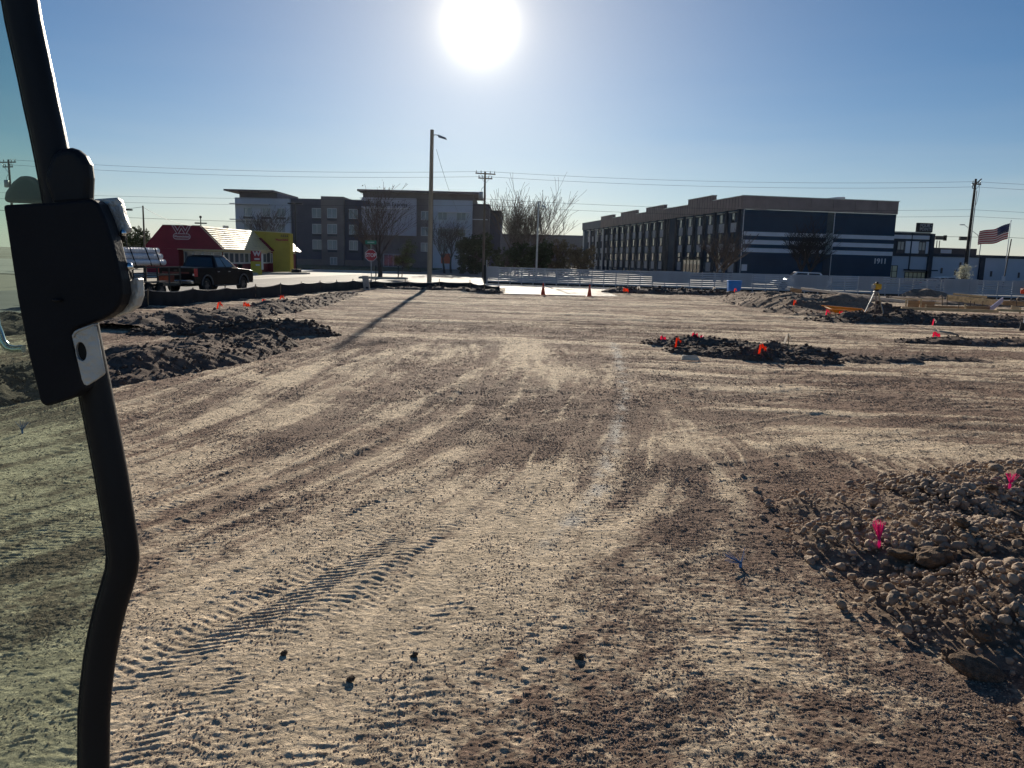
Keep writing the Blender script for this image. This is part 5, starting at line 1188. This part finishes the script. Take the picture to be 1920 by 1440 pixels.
# ------------------------------------------------------------------ trees
BARK = M('grey-brown bark', (0.075, 0.058, 0.052), rough=0.95, var=0.3, scale=4, bump=.5)
TWIG = M('dry twigs', (0.12, 0.095, 0.085), rough=0.95, var=0.25, scale=2)
TWIGD = M('dark twigs', (0.06, 0.048, 0.048), rough=0.95, var=0.25, scale=2)
LEAFG = M('dark evergreen leaves', (0.045, 0.055, 0.025), rough=0.8, var=0.5, scale=1.5)
LEAFO = M('olive leaves', (0.085, 0.10, 0.035), rough=0.75, var=0.4, scale=1.5)
LEAFD = M('drab winter leaves', (0.10, 0.08, 0.05), rough=0.8, var=0.4, scale=1.5)
BLOS = M('white blossom', (0.62, 0.60, 0.48), rough=0.8, var=0.2, scale=3)
def bare_tree(label, loc, hgt, spread, seed, stems=1, trunk=.22, fork=.2, levels=4, kids=(6, 5, 4, 4), droop=0.0, tw=None, rtip=.016, leaves=0, leafm=None, cat='tree', grp=None, name='bare_tree', upright=.55):
    rnd = random.Random(seed); t = thing(name, label, cat, loc, 0, grp)
    tk, cr = MB(), MB(); tips = []
    def grow(p, d, ln, r_, lev):
        n_ = 3; pts = [p]; q = p; dd = d.copy()
        for i in range(n_):
            dd = (dd + Vector((rnd.uniform(-.16, .16), rnd.uniform(-.16, .16), rnd.uniform(-.08, .12) - droop * lev * .1))).normalized(); q = q + dd * (ln / n_); pts.append(q)
        r1 = max(r_ * .62, rtip)
        (tk if lev <= 1 else cr).tube(pts, [r_ + (r1 - r_) * i / n_ for i in range(n_ + 1)], 7 if lev == 0 else 5 if lev == 1 else 3, caps=False)
        if lev >= levels: tips.append(pts[-1]); tips.append(pts[-2]); return
        for k in range(kids[lev]):
            a = 2 * PI * (k + rnd.random() * .7) / kids[lev]; f_ = 1.0 if (k == 0 or lev == 0) else rnd.uniform(.35, 1.0)
            i0 = min(int(f_ * n_), n_ - 1); bp = pts[i0].lerp(pts[i0 + 1], f_ * n_ - i0)
            tilt = rnd.uniform(.35, .85) * spread
            side = Vector((math.cos(a), math.sin(a), 0)); nd = (dd * (1 - tilt * .5) + side * tilt + Vector((0, 0, upright * .35))).normalized()
            grow(bp, nd, ln * rnd.uniform(.55, .9) if lev else hgt * (1 - fork) * rnd.uniform(.34, .54), r1 * rnd.uniform(.6, .95), lev + 1)
    for s_ in range(stems):
        off = Vector(((s_ - (stems - 1) / 2) * .9, rnd.uniform(-.2, .2), 0))
        grow(off, Vector((rnd.uniform(-.08, .08), rnd.uniform(-.08, .08), 1)).normalized(), hgt * fork, trunk, 0)
    tk.build('trunk', BARK, t, fix=False); c = cr.build('crown', tw or TWIG, t, fix=False)
    if leaves:
        V, F = [], []
        for i in range(leaves):
            p = tips[rnd.randrange(len(tips))] + Vector((rnd.gauss(0, .22), rnd.gauss(0, .22), rnd.gauss(0, .18))); s = rnd.uniform(.05, .11)
            a = Vector((rnd.gauss(0, 1), rnd.gauss(0, 1), rnd.gauss(0, 1))).normalized() * s; b = a.orthogonal().normalized() * s * .6; k = len(V)
            V += [p - a, p + b, p + a, p - b]; F.append((k, k + 1, k + 2, k + 3))
        tag(np_mesh('leaves', np.array([v[:] for v in V]), np.array(F), leafm, t), kind='stuff')
    return t
def leaf_tree(label, loc, lobes, n, seed, leafm, size=(.10, .22), trunk=(.16, 1.6), cat='tree', name='evergreen_tree', grp=None, twigs=60):
    """crown of leaf clumps: lobes (x, y, z, rx, ry, rz); n leaves in clumps with gaps between them"""
    rnd = random.Random(seed); t = thing(name, label, cat, loc, 0, grp); tk = MB()
    tk.tube([(0, 0, 0), (.05, .03, trunk[1] * .5), (0, 0, trunk[1])], [trunk[0], trunk[0] * .8, trunk[0] * .6], 8)
    V, F = [], []; clumps = []
    for x, y, z, rx, ry, rz in lobes:
        for _ in range(max(6, int(26 * rx * rz))):
            d = Vector((rnd.gauss(0, 1), rnd.gauss(0, 1), rnd.gauss(0, 1))).normalized() * rnd.uniform(.45, 1.06)
            clumps.append((Vector((x + d.x * rx, y + d.y * ry, z + d.z * rz)), rnd.uniform(.18, .46)))
    for c, _ in clumps[:: max(1, len(clumps) // twigs)]: tk.tube([(0, 0, trunk[1] * .8), c * .5 + Vector((0, 0, trunk[1] * .35)), c], [.05, .035, .015], 4, caps=False)
    tk.build('trunk', BARK, t, fix=False)
    for i in range(n):
        c, r_ = clumps[rnd.randrange(len(clumps))]; d = Vector((rnd.gauss(0, .5), rnd.gauss(0, .5), rnd.gauss(0, .45))) * r_; p = c + d
        if p.z < .05: p.z = .05 + rnd.random() * .1
        s = rnd.uniform(*size); a = Vector((rnd.gauss(0, 1), rnd.gauss(0, 1), rnd.gauss(0, .7))).normalized() * s; b = a.orthogonal().normalized(); b.rotate(Matrix.Rotation(rnd.random() * 6.28, 3, a)); b *= s * .5; k = len(V)
        V += [p - a, p + b, p + a, p - b]; F.append((k, k + 1, k + 2, k + 3))
    np_mesh('crown', np.array([v[:] for v in V]), np.array(F), leafm, t); return t
bare_tree('large bare fan-crowned tree behind the STOP sign', (-12.6, 73.2, .05), 6.9, .72, 3, 1, .24, .22, 4, (7, 5, 4, 3), tw=TWIG, rtip=.017, leaves=420, leafm=LEAFD)
leaf_tree('straggly leafy shrub under the bare tree behind the STOP sign', (-10.7, 74.0, .05), [(0, 0, 1.6, 1.1, .8, .8), (.6, .2, 2.8, .9, .7, .5)], 1500, 8, LEAFO, (.06, .13), (.05, 1.6), 'shrub', 'leafy_shrub')
t = thing('tree_stake_pair', 'two dark tree stakes on the kerb island under the bare tree', 'stakes', (-12.0, 73.1, .1))
for x in (-1.0, 1.1): MB().box(x - .05, x + .05, -.05, .05, 0, 1.1).build('stake', STEEL, t)
bare_tree('twin-stemmed bare tree before the pale hotel block', (-9.0, 105, -.05), 6.6, .8, 12, 2, .17, .3, 4, (5, 5, 3, 3), tw=TWIGD, rtip=.02)
bare_tree('bare tree rising behind the restaurant roof', (-33.3, 106, -.05), 8.0, .85, 21, 1, .22, .35, 4, (6, 5, 3, 3), tw=TWIGD, rtip=.022)
leaf_tree('dark bushy evergreen left of the transformer pole', (-5.6, 104, -.05), [(0, 0, 2.6, 2.2, 1.6, 2.2), (-.9, 0, 3.9, 1.6, 1.2, 1.5), (1.3, 0, 3.6, 1.6, 1.2, 1.7), (0, 0, 1.0, 2.6, 1.6, 1.0)], 9000, 31, LEAFG, (.10, .22))
bare_tree('tall bare thicket tree behind the grey street lamp', (0.9, 99, -.05), 8.6, .7, 41, 3, .16, .12, 4, (6, 5, 5, 4), tw=TWIG, rtip=.018, upright=.9)
leaf_tree('dark shrubby tree right of the transformer pole', (-.9, 97, -.05), [(0, 0, 1.9, 2.2, 1.4, 1.9), (1.8, 0, 2.4, 1.6, 1.2, 1.9)], 6500, 43, LEAFG, (.09, .2), (.12, 1.2))
leaf_tree('dark shrubby tree just left of the grey street lamp base', (2.7, 98, -.05), [(0, 0, 1.9, 1.9, 1.4, 1.9), (.7, 0, 3.1, 1.4, 1.0, 1.3)], 5500, 45, LEAFG, (.09, .2), (.12, 1.2))
leaf_tree('brownish winter shrub tree right of the grey street lamp', (5.4, 101, -.05), [(0, 0, 2.0, 2.0, 1.4, 2.0), (.4, 0, 3.6, 1.3, 1.1, 1.2)], 5000, 47, LEAFD, (.08, .18), (.12, 1.4))
leaf_tree('drab leafless-looking shrub next to the far end of the navy hotel', (9.0, 108, -.05), [(0, 0, 1.7, 2.0, 1.4, 1.7), (-.8, 0, 3.0, 1.4, 1.1, 1.3), (1.2, 0, 2.7, 1.2, 1.0, 1.3)], 4800, 49, LEAFD, (.08, .18), (.12, 1.4))
bare_tree('bare spreading tree before the long side of the navy hotel', (24.2, 93, -.05), 5.9, .95, 51, 2, .18, .24, 4, (5, 5, 3, 3), tw=TWIGD, rtip=.02)
bare_tree('large dark bare tree before the striped end wall of the navy hotel', (36.0, 97, -.05), 7.4, 1.05, 61, 2, .24, .2, 4, (6, 5, 4, 3), tw=M('blackish twigs', (.022, .02, .022), rough=.95), rtip=.022)
leaf_tree('small conical tree in white blossom beside the right-hand utility pole', (40.2, 70, -.05), [(0, 0, 1.1, .62, .62, .55), (0, 0, 1.8, .45, .45, .5), (0, 0, 2.4, .26, .26, .4)], 1700, 71, BLOS, (.05, .10), (.05, 1.5), 'tree', 'blossom_tree')
leaf_tree('leafy tree half hidden by the cab latch left of the restaurant', (-54.2, 112, -.05), [(0, 0, 3.6, 2.2, 1.6, 1.6), (1.4, 0, 3.0, 1.6, 1.2, 1.2), (-2, 0, 3.2, 2, 1.4, 1.6)], 6000, 81, LEAFO, (.10, .22), (.16, 2.4), 'tree', 'leafy_tree')
leaf_tree('pale green hedge shrub beside the restaurant gable and thin pole', (-54, 126, -.05), [(0, 0, 1.6, 3.0, 1.4, 1.6), (3.5, 0, 1.8, 2.4, 1.4, 1.7)], 5000, 83, LEAFO, (.10, .22), (.1, 1.0), 'shrub', 'leafy_shrub')
# ------------------------------------------------------------------ small things on the site
ORG = M('orange cone plastic', (0.55, 0.055, 0.018), rough=.5, var=.1, scale=5)
def cone(label, px, py, hgt=.72):
    g_ = gnd(px, py, .03); t = thing('traffic_cone', label, 'traffic cone', (g_.x, g_.y, .03), 0, 'cones on the driveway')
    MB().box(-.18, .18, -.18, .18, 0, .035).build('base', ORG, t, bevel=.012); MB().lathe([(.14, .03), (.125, .08), (.03, hgt - .02), (.022, hgt)], 18).build('body', ORG, t)
    z0, z1 = hgt * .55, hgt * .72; f_ = lambda z: .125 + (.03 - .125) * (z - .08) / (hgt - .10) + .003
    MB().lathe([(f_(z0), z0), (f_(z1), z1)], 18).build('collar', M('faded collar', (.60, .22, .16), rough=.5), t)
cone('left orange traffic cone on the concrete driveway', 1018, 553); cone('right orange traffic cone on the concrete driveway', 1105, 556)
OR2 = thin('orange flagging', (.85, .14, .035)); PK = thin('pink flagging', (.85, .08, .22)); WH = thin('white flagging', (.75, .72, .68))
STK = M('thin wooden lath', (.34, .26, .16), rough=.85, var=.2)
def marker(label, px, py, Y, mat, hgt=.35, w_=.14, seed=1, second=None):
    """a lath or wire with a crumpled ribbon; its foot stands where the photograph shows it"""
    rnd = random.Random(seed * 31 + px); p = at(px, py, Y); t = thing('marker_flag', label, 'marker flag', (p.x, p.y, p.z), rnd.uniform(-.5, .5))
    lx = rnd.uniform(-.08, .08); MB().tube([(0, 0, -.25), (lx, 0, hgt)], .012, 6).build('stake', STK, t)
    V, F = [], []; n_ = 7
    for i in range(n_ + 1):
        u = i / n_
        for v in (0, 1):
            V.append((lx + w_ * u + .02 * math.sin(5 * u + v), .05 * math.sin(6 * u + 2 * v + seed), hgt - .02 - v * w_ * .75 * (1 - .3 * u) - .10 * u * u + .03 * math.sin(9 * u + seed)))
    for i in range(n_): F.append((2 * i, 2 * i + 1, 2 * i + 3, 2 * i + 2))
    o = MB().add(V, F, True).build('ribbon', mat, t, fix=False); s_ = o.modifiers.new('s', 'SOLIDIFY'); s_.thickness = .004
    o = MB().bar((lx - .02, -.012, hgt - .02), (lx - .06 + rnd.uniform(-.03, .03), -.03, hgt - .24), .05, .006, (0, 1, 0)).build('tail', second or mat, t)
    return t
for a in [
    ('orange ribbon lath leftmost on the berm beside the silt fence', 414, 583, 25.6, OR2, .30, .12, 1), ('orange ribbon drooping on the berm left of the twin flags', 455, 580, 27, OR2, .26, .2, 2),
    ('orange ribbon lath just left of the stacked pair on the berm', 497, 575, 29, OR2, .30, .14, 3), ('upper orange ribbon of the stacked pair on the left berm', 531, 567, 31, OR2, .30, .12, 4),
    ('lower pink-orange ribbon of the stacked pair on the left berm', 537, 578, 30, PK, .22, .12, 5, OR2), ('red-pink ribbon lying low on the near slope of the left berm', 422, 592, 24.4, PK, .12, .14, 6),
    ('pink ribbon at the tip of the dark left clod pile', 568, 618, 20.6, PK, .16, .12, 7), ('white paper scrap ribbon on the dark left clod pile', 519, 607, 20.6, WH, .12, .06, 8),
    ('red-pink ribbon at the left end of the centre-right clod pile', 1245, 637, 20.2, PK, .12, .13, 9), ('pink ribbon clump on top of the centre-right clod pile', 1300, 634, 20, PK, .16, .13, 10),
    ('second pink ribbon right beside the clump on the centre-right pile', 1312, 640, 19.8, PK, .17, .10, 11), ('orange ribbon on the left slope of the centre-right clod pile', 1266, 652, 18.6, OR2, .26, .11, 12),
    ('orange ribbon spread on the front of the centre-right clod pile', 1425, 664, 17.2, OR2, .24, .15, 13), ('white scrap ribbon on the right hump of the centre-right pile', 1480, 643, 18.4, WH, .22, .09, 14),
    ('orange ribbon lath on the big right mound left of the yellow tub', 1488, 580, 33.4, OR2, .42, .12, 15), ('leftmost pink lath in front of the yellow tub', 1553, 596, 31.4, PK, .36, .14, 16),
    ('middle pink lath in front of the yellow tub', 1577, 599, 31.2, PK, .36, .14, 17, OR2), ('rightmost pink lath in front of the yellow tub', 1594, 602, 31.0, PK, .40, .10, 18, OR2),
    ('white and pink topped lath before the dark right-hand berm', 1748, 615, 28.0, WH, .34, .12, 19, PK), ('bright pink flag beside the black soil ridge on the right', 1755, 635, 23.6, PK, .22, .2, 20),
    ('orange ribbon on the low bank right of the driveway', 1170, 548, 50.8, OR2, .3, .3, 21), ('white ribbon lath on the low bank right of the driveway', 1195, 547, 51.4, WH, .4, .16, 22),
    ('white ribbon lath left of the blue box', 1338, 548, 53.5, WH, .4, .12, 23), ('pale orange ribbon lath just right of the blue box', 1378, 551, 48, OR2, .35, .12, 24)]:
    marker(*a)
def whisker(label, px, py, mat, ln, n_=26, tilt=(0, 0), lean=.35, z=None, flat=False):
    g_ = hit(px, py) if z is None else gnd(px, py, z); zz_ = (cz(g_.x, g_.y) if z is None else z); t = thing('whisker_marker', label, 'survey marker', (g_.x, g_.y, max(zz_, ground_z(g_.x, g_.y))))
    rnd = random.Random(px); MB().lathe([(.004, -.02), (.011, .0), (.011, .03), (.007, .045)], 10).build('ferrule', mat, t); w_ = MB()
    for i in range(n_):
        a = 2 * PI * i / n_; s = rnd.uniform(.1, lean); d = Vector((math.cos(a) * s + tilt[0], math.sin(a) * s + tilt[1], 1 if not flat else .25)).normalized(); l_ = ln * rnd.uniform(.75, 1.05)
        w_.tube([(0, 0, .03), d * l_ * .5 + Vector((0, 0, .03)), d * l_ + Vector((d.x, d.y, -.2)) * l_ * .05 + Vector((0, 0, .03))], [.0022, .002, .0014], 4, caps=False)
    tag(w_.build('bristles', mat, t, fix=False), kind='stuff'); return t
PINKW = thin('hot pink bristles', (.98, .06, .42)); BLUW = thin('blue bristles', (.06, .22, .45))
whisker('hot pink whisker marker standing on the foreground cobble heap', 1648, 1024, PINKW, .165, 34, (-.12, 0), .34)
whisker('small hot pink whisker marker at the right edge of the cobble heap', 1893, 914, PINKW, .11, 26, (.1, 0), .7)
whisker('faded blue whisker marker lying on the dirt left of the cobble heap', 1388, 1066, BLUW, .13, 16, (-.45, .2), .9, .0, True)
whisker('pale blue whisker marker seen through the tinted cab glass', 42, 812, BLUW, .14, 16, (.1, .1), .8, .0)
# pickup litter: chunk of white concrete
g_ = gnd(1295, 676); o = MB().hexa([(-.22, -.05, 0), (.20, -.06, 0), (.21, .05, 0), (-.2, .06, 0)], [(-.19, -.04, .10), (.10, -.05, .12), (.16, .04, .08), (-.18, .05, .11)]).build('concrete_chunk', M('white concrete', (.55, .52, .46), rough=.9, var=.2), None, bevel=.012); o.location = (g_.x, g_.y, .01)
tag(o, 'long white concrete chunk at the foot of the ribboned clod pile', 'concrete chunk')
# laser level on a tripod
b = at(1640, 580, 31.0); t = thing('laser_level', 'yellow laser level on an aluminium tripod on the right berm', 'surveying instrument', (b.x, b.y, .42), .2)
YP_ = M('yellow instrument case', (.62, .36, .02), rough=.45, var=.1)
for k in range(3):
    a = -1.2 + k * 2.094; c_, s_ = math.cos(a), math.sin(a)
    l_ = MB().bar((.08 * c_, .08 * s_, .72), (.36 * c_, .36 * s_, -.05), .05, .035).build('leg', GALV if k else LUMB, t); MB().bar((.22 * c_, .22 * s_, .34), (.38 * c_, .38 * s_, -.08), .03, .045).build('slide', GALV, l_)
MB().lathe([(.07, .70), (.11, .72), (.11, .76), (.05, .78)], 14).build('head_plate', GALV, t); MB().lathe([(.06, .78), (.09, .80), (.09, .84)], 12).build('tribrach', STEEL, t)
hd = MB().box(-.11, .15, -.11, .11, .84, 1.06).build('instrument', YP_, t, bevel=.03); MB().lathe([(.05, 1.06), (.06, 1.08), (.06, 1.12), (.03, 1.14)], 12).build('beacon', STEEL, hd); MB().box(-.20, -.11, -.08, .08, .86, 1.02).build('sensor', M('pale lens housing', (.4, .4, .38), rough=.3), hd, bevel=.02)
# yellow tub
p = at(1586, 596, 32.3); t = thing('mortar_tub', 'shallow yellow-orange plastic tub lying on the right-hand mound', 'tub', (p.x, p.y, .22), .1); t.rotation_euler = (.10, .06, .05)
YTU = M('yellow-orange plastic', (.80, .30, .02), rough=.45, var=.12, scale=3); tbm = MB()
o_ = [(-.85, -.45), (.85, -.45), (.85, .45), (-.85, .45)]; i_ = [(x * .93, y * .88) for x, y in o_]; bt = [(x * .72, y * .66) for x, y in o_]; bi = [(x * .70, y * .62) for x, y in o_]
vs_ = [(x, y, .15) for x, y in o_] + [(x, y, .15) for x, y in i_] + [(x, y, 0) for x, y in bt] + [(x, y, .03) for x, y in bi]
fs_ = []
for i in range(4): j = (i + 1) % 4; fs_ += [(i, j, 4 + j, 4 + i), (8 + i, 8 + j, j, i), (4 + i, 4 + j, 12 + j, 12 + i)]
fs_ += [(8, 11, 10, 9), (12, 13, 14, 15)]
tbm.add(vs_, fs_).build('shell', YTU, t, bevel=.02); MB().bar((-.88, -.47, .16), (.88, -.47, .16), .06, .04).bar((-.88, .47, .16), (.88, .47, .16), .06, .04).build('rim', YTU, t)
# timber forms
DKLUM = M('brown form ply', (.30, .20, .11), rough=.85, var=.3, scale=2, stretch=(1, 1, 4)); OSB = M('strand board', (.60, .46, .25), rough=.85, var=.3, scale=9, bump=.3, bscale=60); LILAC = M('pale foam board', (.40, .38, .52), rough=.7, var=.08)  # form ply is plain brown
def timber(label, p, q, w_, h_, mat=LUMB, name='timber_beam', cat='timber', up=(0, 0, 1)):
    p, q = Vector(p), Vector(q); m = (p + q) / 2; o = MB().bar(p - m, q - m, w_, h_, up).build(name, mat, None, bevel=.006); o.location = m; return tag(o, label, cat, 'formwork on the right')
timber('long pale timber lying along the top of the dark right-hand berm', at(1690, 578, 33), at(1872, 584, 32.4), .09, .12)
timber('second pale timber continuing the long one to the right edge', at(1868, 581, 33.6), at(1960, 585, 33.2), .09, .10)
timber('lower pale timber half buried in the right-hand berm', at(1830, 591, 32.0), at(1960, 597, 31.6), .07, .07)
timber('long white board running diagonally behind the big right mound', at(1503, 541, 47), at(1700, 566, 37.5), .10, .14, M('off-white board', (.62, .56, .46), rough=.8, var=.15))  # board is simply off-white
timber('short brown board on the crest of the big right mound', at(1482, 543, 46), at(1503, 546, 45), .04, .22, DKLUM)
timber('strand board panel standing on edge above the timber forms', at(1775, 558, 36.4), at(1874, 568, 35.4), .06, .27, OSB, 'board_panel', 'board')
timber('pale lilac foam board leaning at the end of the strand board panel', at(1880, 562, 35.6), at(1857, 580, 34.2), .05, .22, LILAC, 'foam_board', 'board')
timber('brown ply form panel just right of the small black soil heap', at(1702, 570, 35), at(1724, 571, 35), .04, .34, DKLUM, 'plywood_form', 'plywood form')
timber('brown ply form panel left of the strand board panel', at(1728, 571, 35.2), at(1752, 572, 35.2), .04, .30, DKLUM, 'plywood_form', 'plywood form')
timber('long low ply form below the strand board panel', at(1737, 576, 34.2), at(1808, 578, 34.2), .04, .16, DKLUM, 'plywood_form', 'plywood form')
timber('dark low ply form under the right end of the strand board panel', at(1811, 577, 34.4), at(1857, 578, 34.4), .04, .18, DKLUM, 'plywood_form', 'plywood form')
timber('pale board edge lying behind the strand board panel', at(1788, 551, 41), at(1850, 557, 39), .06, .10)
timber('far pale plank on the bare bank under the fence', at(1668, 560, 42), at(1770, 561, 42), .05, .06)
timber('pale cross piece lying between the ply forms', at(1750, 567, 36), at(1764, 569, 36), .05, .07)
timber('pale offcut lying right of the lilac board', at(1896, 576, 35), at(1912, 579, 35), .06, .16)
timber('far brown form running to the right edge', at(1880, 568, 38), at(1960, 571, 38), .05, .22, DKLUM, 'plywood_form', 'plywood form')
for i, (px, y0, y1, Y_) in enumerate([(1699, 561, 577, 34.8), (1727, 560, 576, 34.9), (1736, 571, 580, 34), (1810, 570, 580, 34), (1913, 577, 584, 34)]):
    o = timber('%s pale form stake between the ply panels on the right' % ('leftmost', 'second', 'third', 'fourth', 'rightmost')[i], at(px, y0, Y_), at(px - .6, y1 + 4, Y_), .06, .05, LUMB, 'form_stake', 'stake', (0, 1, 0))
REB = M('rusty rebar', (.05, .032, .026), rough=.8)
for i, (px, y0, y1, Y_) in enumerate([(1767, 556, 577, 34.3), (1776, 554, 577, 34.2), (1798, 566, 578, 33.8), (1820, 564, 573, 35), (1827, 566, 574, 35), (1843, 564, 574, 35), (1906, 562, 578, 35)]):
    p, q = at(px, y0, Y_), at(px - .8, y1 + 6, Y_); o = MB().tube([(0, 0, 0), p - q], .016, 6).build('rebar_stake', REB); o.location = q; tag(o, '%s thin dark steel stake among the timber forms' % ('leftmost', 'second from left', 'third from left', 'middle', 'third from right', 'second from right', 'rightmost')[i], 'steel stake', 'steel stakes in the forms')
p = at(1915, 622, 27.5); t = thing('shovel', 'pale-handled shovel standing upright at the right edge', 'shovel', (p.x + .04, p.y, .02))
MB().tube([(0, 0, .18), (.03, 0, 1.0)], .02, 8).build('handle', WBAND, t); MB().hexa([(-.12, -.03, .0), (.12, -.03, .0), (.12, .03, .02), (-.12, .03, .02)], [(-.09, -.02, .28), (.09, -.02, .28), (.09, .02, .3), (-.09, .02, .3)]).build('blade', STEEL, t, bevel=.01)
p = at(1924, 546, 40); t = thing('fuel_can', 'orange and white plastic can on the boards at the right edge', 'can', (p.x, p.y, p.z - .14), .3)
MB().box(-.25, .25, -.14, .14, 0, .30).build('body', ORG, t, bevel=.05); MB().tube([(-.2, 0, .28), (-.34, 0, .22)], .035, 8).build('spout', WH, t); MB().tube([(-.1, 0, .3), (-.05, 0, .37), (.1, 0, .37), (.15, 0, .3)], .02, 6).build('handle', ORG, t)
# blue box, marker slab
p = gnd(1376, 546); t = thing('blue_bin', 'bright blue rectangular bin standing before the white fence', 'bin', (16.5, 58.6, 0), -.1); BLU = M('bright blue plastic', (.015, .17, .52), rough=.45, var=.1)
MB().hexa([(-.44, -.3, .0), (.44, -.3, .0), (.44, .3, .0), (-.44, .3, .0)], [(-.49, -.34, .84), (.49, -.34, .84), (.49, .34, .84), (-.49, .34, .84)]).build('body', BLU, t, bevel=.02); MB().box(-.52, .52, -.37, .37, .845, .91).build('lid', BLU, t, bevel=.02)
t = thing('utility_marker', 'pale leaning concrete marker slab at the bend of the silt fence', 'marker slab', (-9.05, 47.6, 0), .1)
MB().hexa([(-.15, -.08, -.05), (.23, -.08, -.05), (.23, .08, -.05), (-.15, .08, -.05)], [(-.26, -.06, .86), (.12, -.06, .86), (.12, .06, .86), (-.26, .06, .86)]).build('slab', M('pale grey concrete', (.34, .33, .31), rough=.85, var=.15), t, bevel=.02); MB().box(-.03, .12, -.10, -.08, .08, .2).build('plate', STEEL, t)
heap('gravel_heap', 'small grey gravel cone in front of the white fence near the low wing', (30.9, 58.2), ridge([(30.4, 58.2), (31.2, 58.1)], [1.5, 1.4], [.85, .7], .08, 41), (28.6, 33, 56.2, 60), .12, SANDY, CLODM, 301, 0, .05, .4, .3)['category'] = 'gravel heap'
# parked cars
def car(label, loc, rz, paint, h_=1.48, ln=4.6):
    t = thing('parked_car', label, 'car', loc, rz); L2 = ln / 2
    prof = [(-L2, .5)] + arch(-L2 + .85, .33, .36) + arch(L2 - .88, .33, .36) + [(L2 - .02, .42), (L2, .66), (L2 - .2, .78), (L2 - 1.15, .92), (-L2 + .75, .98), (-L2 + .08, .92), (-L2, .7)]
    MB().prism(prof, lambda x, z: (x, -.88, z), lambda x, z: (x, .88, z)).build('body', paint, t, bevel=.05, segs=3)
    b_ = [(-L2 + .5, -.82, .94), (L2 - 1.1, -.82, .90), (L2 - 1.1, .82, .90), (-L2 + .5, .82, .94)]; q_ = [(-L2 + 1.1, -.62, h_ - .05), (L2 - 2.0, -.62, h_), (L2 - 2.0, .62, h_), (-L2 + 1.1, .62, h_ - .05)]
    c = MB().hexa(b_, q_).build('cabin', paint, t, bevel=.05, segs=3)
    for q in ((b_[0], b_[1], q_[1], q_[0]), (b_[2], b_[3], q_[3], q_[2])): panel('side_window', q, .08, .47, .12, .88, TINT, c); panel('side_window', q, .52, .92, .12, .88, TINT, c)
    panel('windscreen', (b_[1], b_[2], q_[2], q_[1]), .06, .94, .08, .92, TINT, c); panel('rear_window', (b_[3], b_[0], q_[0], q_[3]), .06, .94, .08, .92, TINT, c)
    for s in (-1, 1):
        wheel(t, -L2 + .85, s * .78, .32, .2); wheel(t, L2 - .88, s * .78, .32, .2)
        MB().box(L2 - .14, L2 + .01, s * .66 - .16, s * .66 + .16, .62, .74).build('headlight', WHL, t, bevel=.02); MB().box(-L2 - .01, -L2 + .1, s * .68 - .14, s * .68 + .14, .72, .86).build('tail_light', REDL, t, bevel=.02)
    return t
WPNT = M('white car paint', (.6, .62, .66), rough=.25, var=.04, spec=.5); SPNT = M('silver car paint', (.32, .34, .37), rough=.25, var=.04, spec=.5); GPNT = M('dark grey car paint', (.04, .042, .046), rough=.25, var=.05, spec=.5)
car('white parked car behind the slat fence before the striped end wall', (26.6, 72.5, -.04), math.radians(174), WPNT, 1.62, 5.2)
car('silver parked car behind the slat fence before the low wing', (42.0, 76, -.04), math.radians(10), SPNT, 1.45)
car('dark grey parked car between the trailer and the restaurant gable', (-42.3, 86, -.04), math.radians(70), GPNT, 1.7, 4.8)
car('white parked car partly hidden by the cab latch in the far lot', (-47.6, 92, -.04), math.radians(75), WPNT, 1.5, 4.6)

# ------------------------------------------------------------------ thin haze volume, added to imitate lens veil over the buildings
hz = MB().box(-260, 260, -40, 330, -1.2, 17.0).build('haze', None)
hz.data.materials.clear(); hm = bpy.data.materials.new('added lens veil'); hm.use_nodes = True
hm.node_tree.nodes.remove(hm.node_tree.nodes['Principled BSDF']); pv = hm.node_tree.nodes.new('ShaderNodeVolumePrincipled')
pv.inputs['Color'].default_value = (0.85, 0.92, 1.0, 1); pv.inputs['Density'].default_value = 0.00002; pv.inputs['Anisotropy'].default_value = 0.72
hm.node_tree.links.new(pv.outputs[0], hm.node_tree.nodes['Material Output'].inputs['Volume']); hz.data.materials.append(hm)
tag(hz, 'thin added haze volume imitating lens veil over the site', 'haze', kind='stuff')
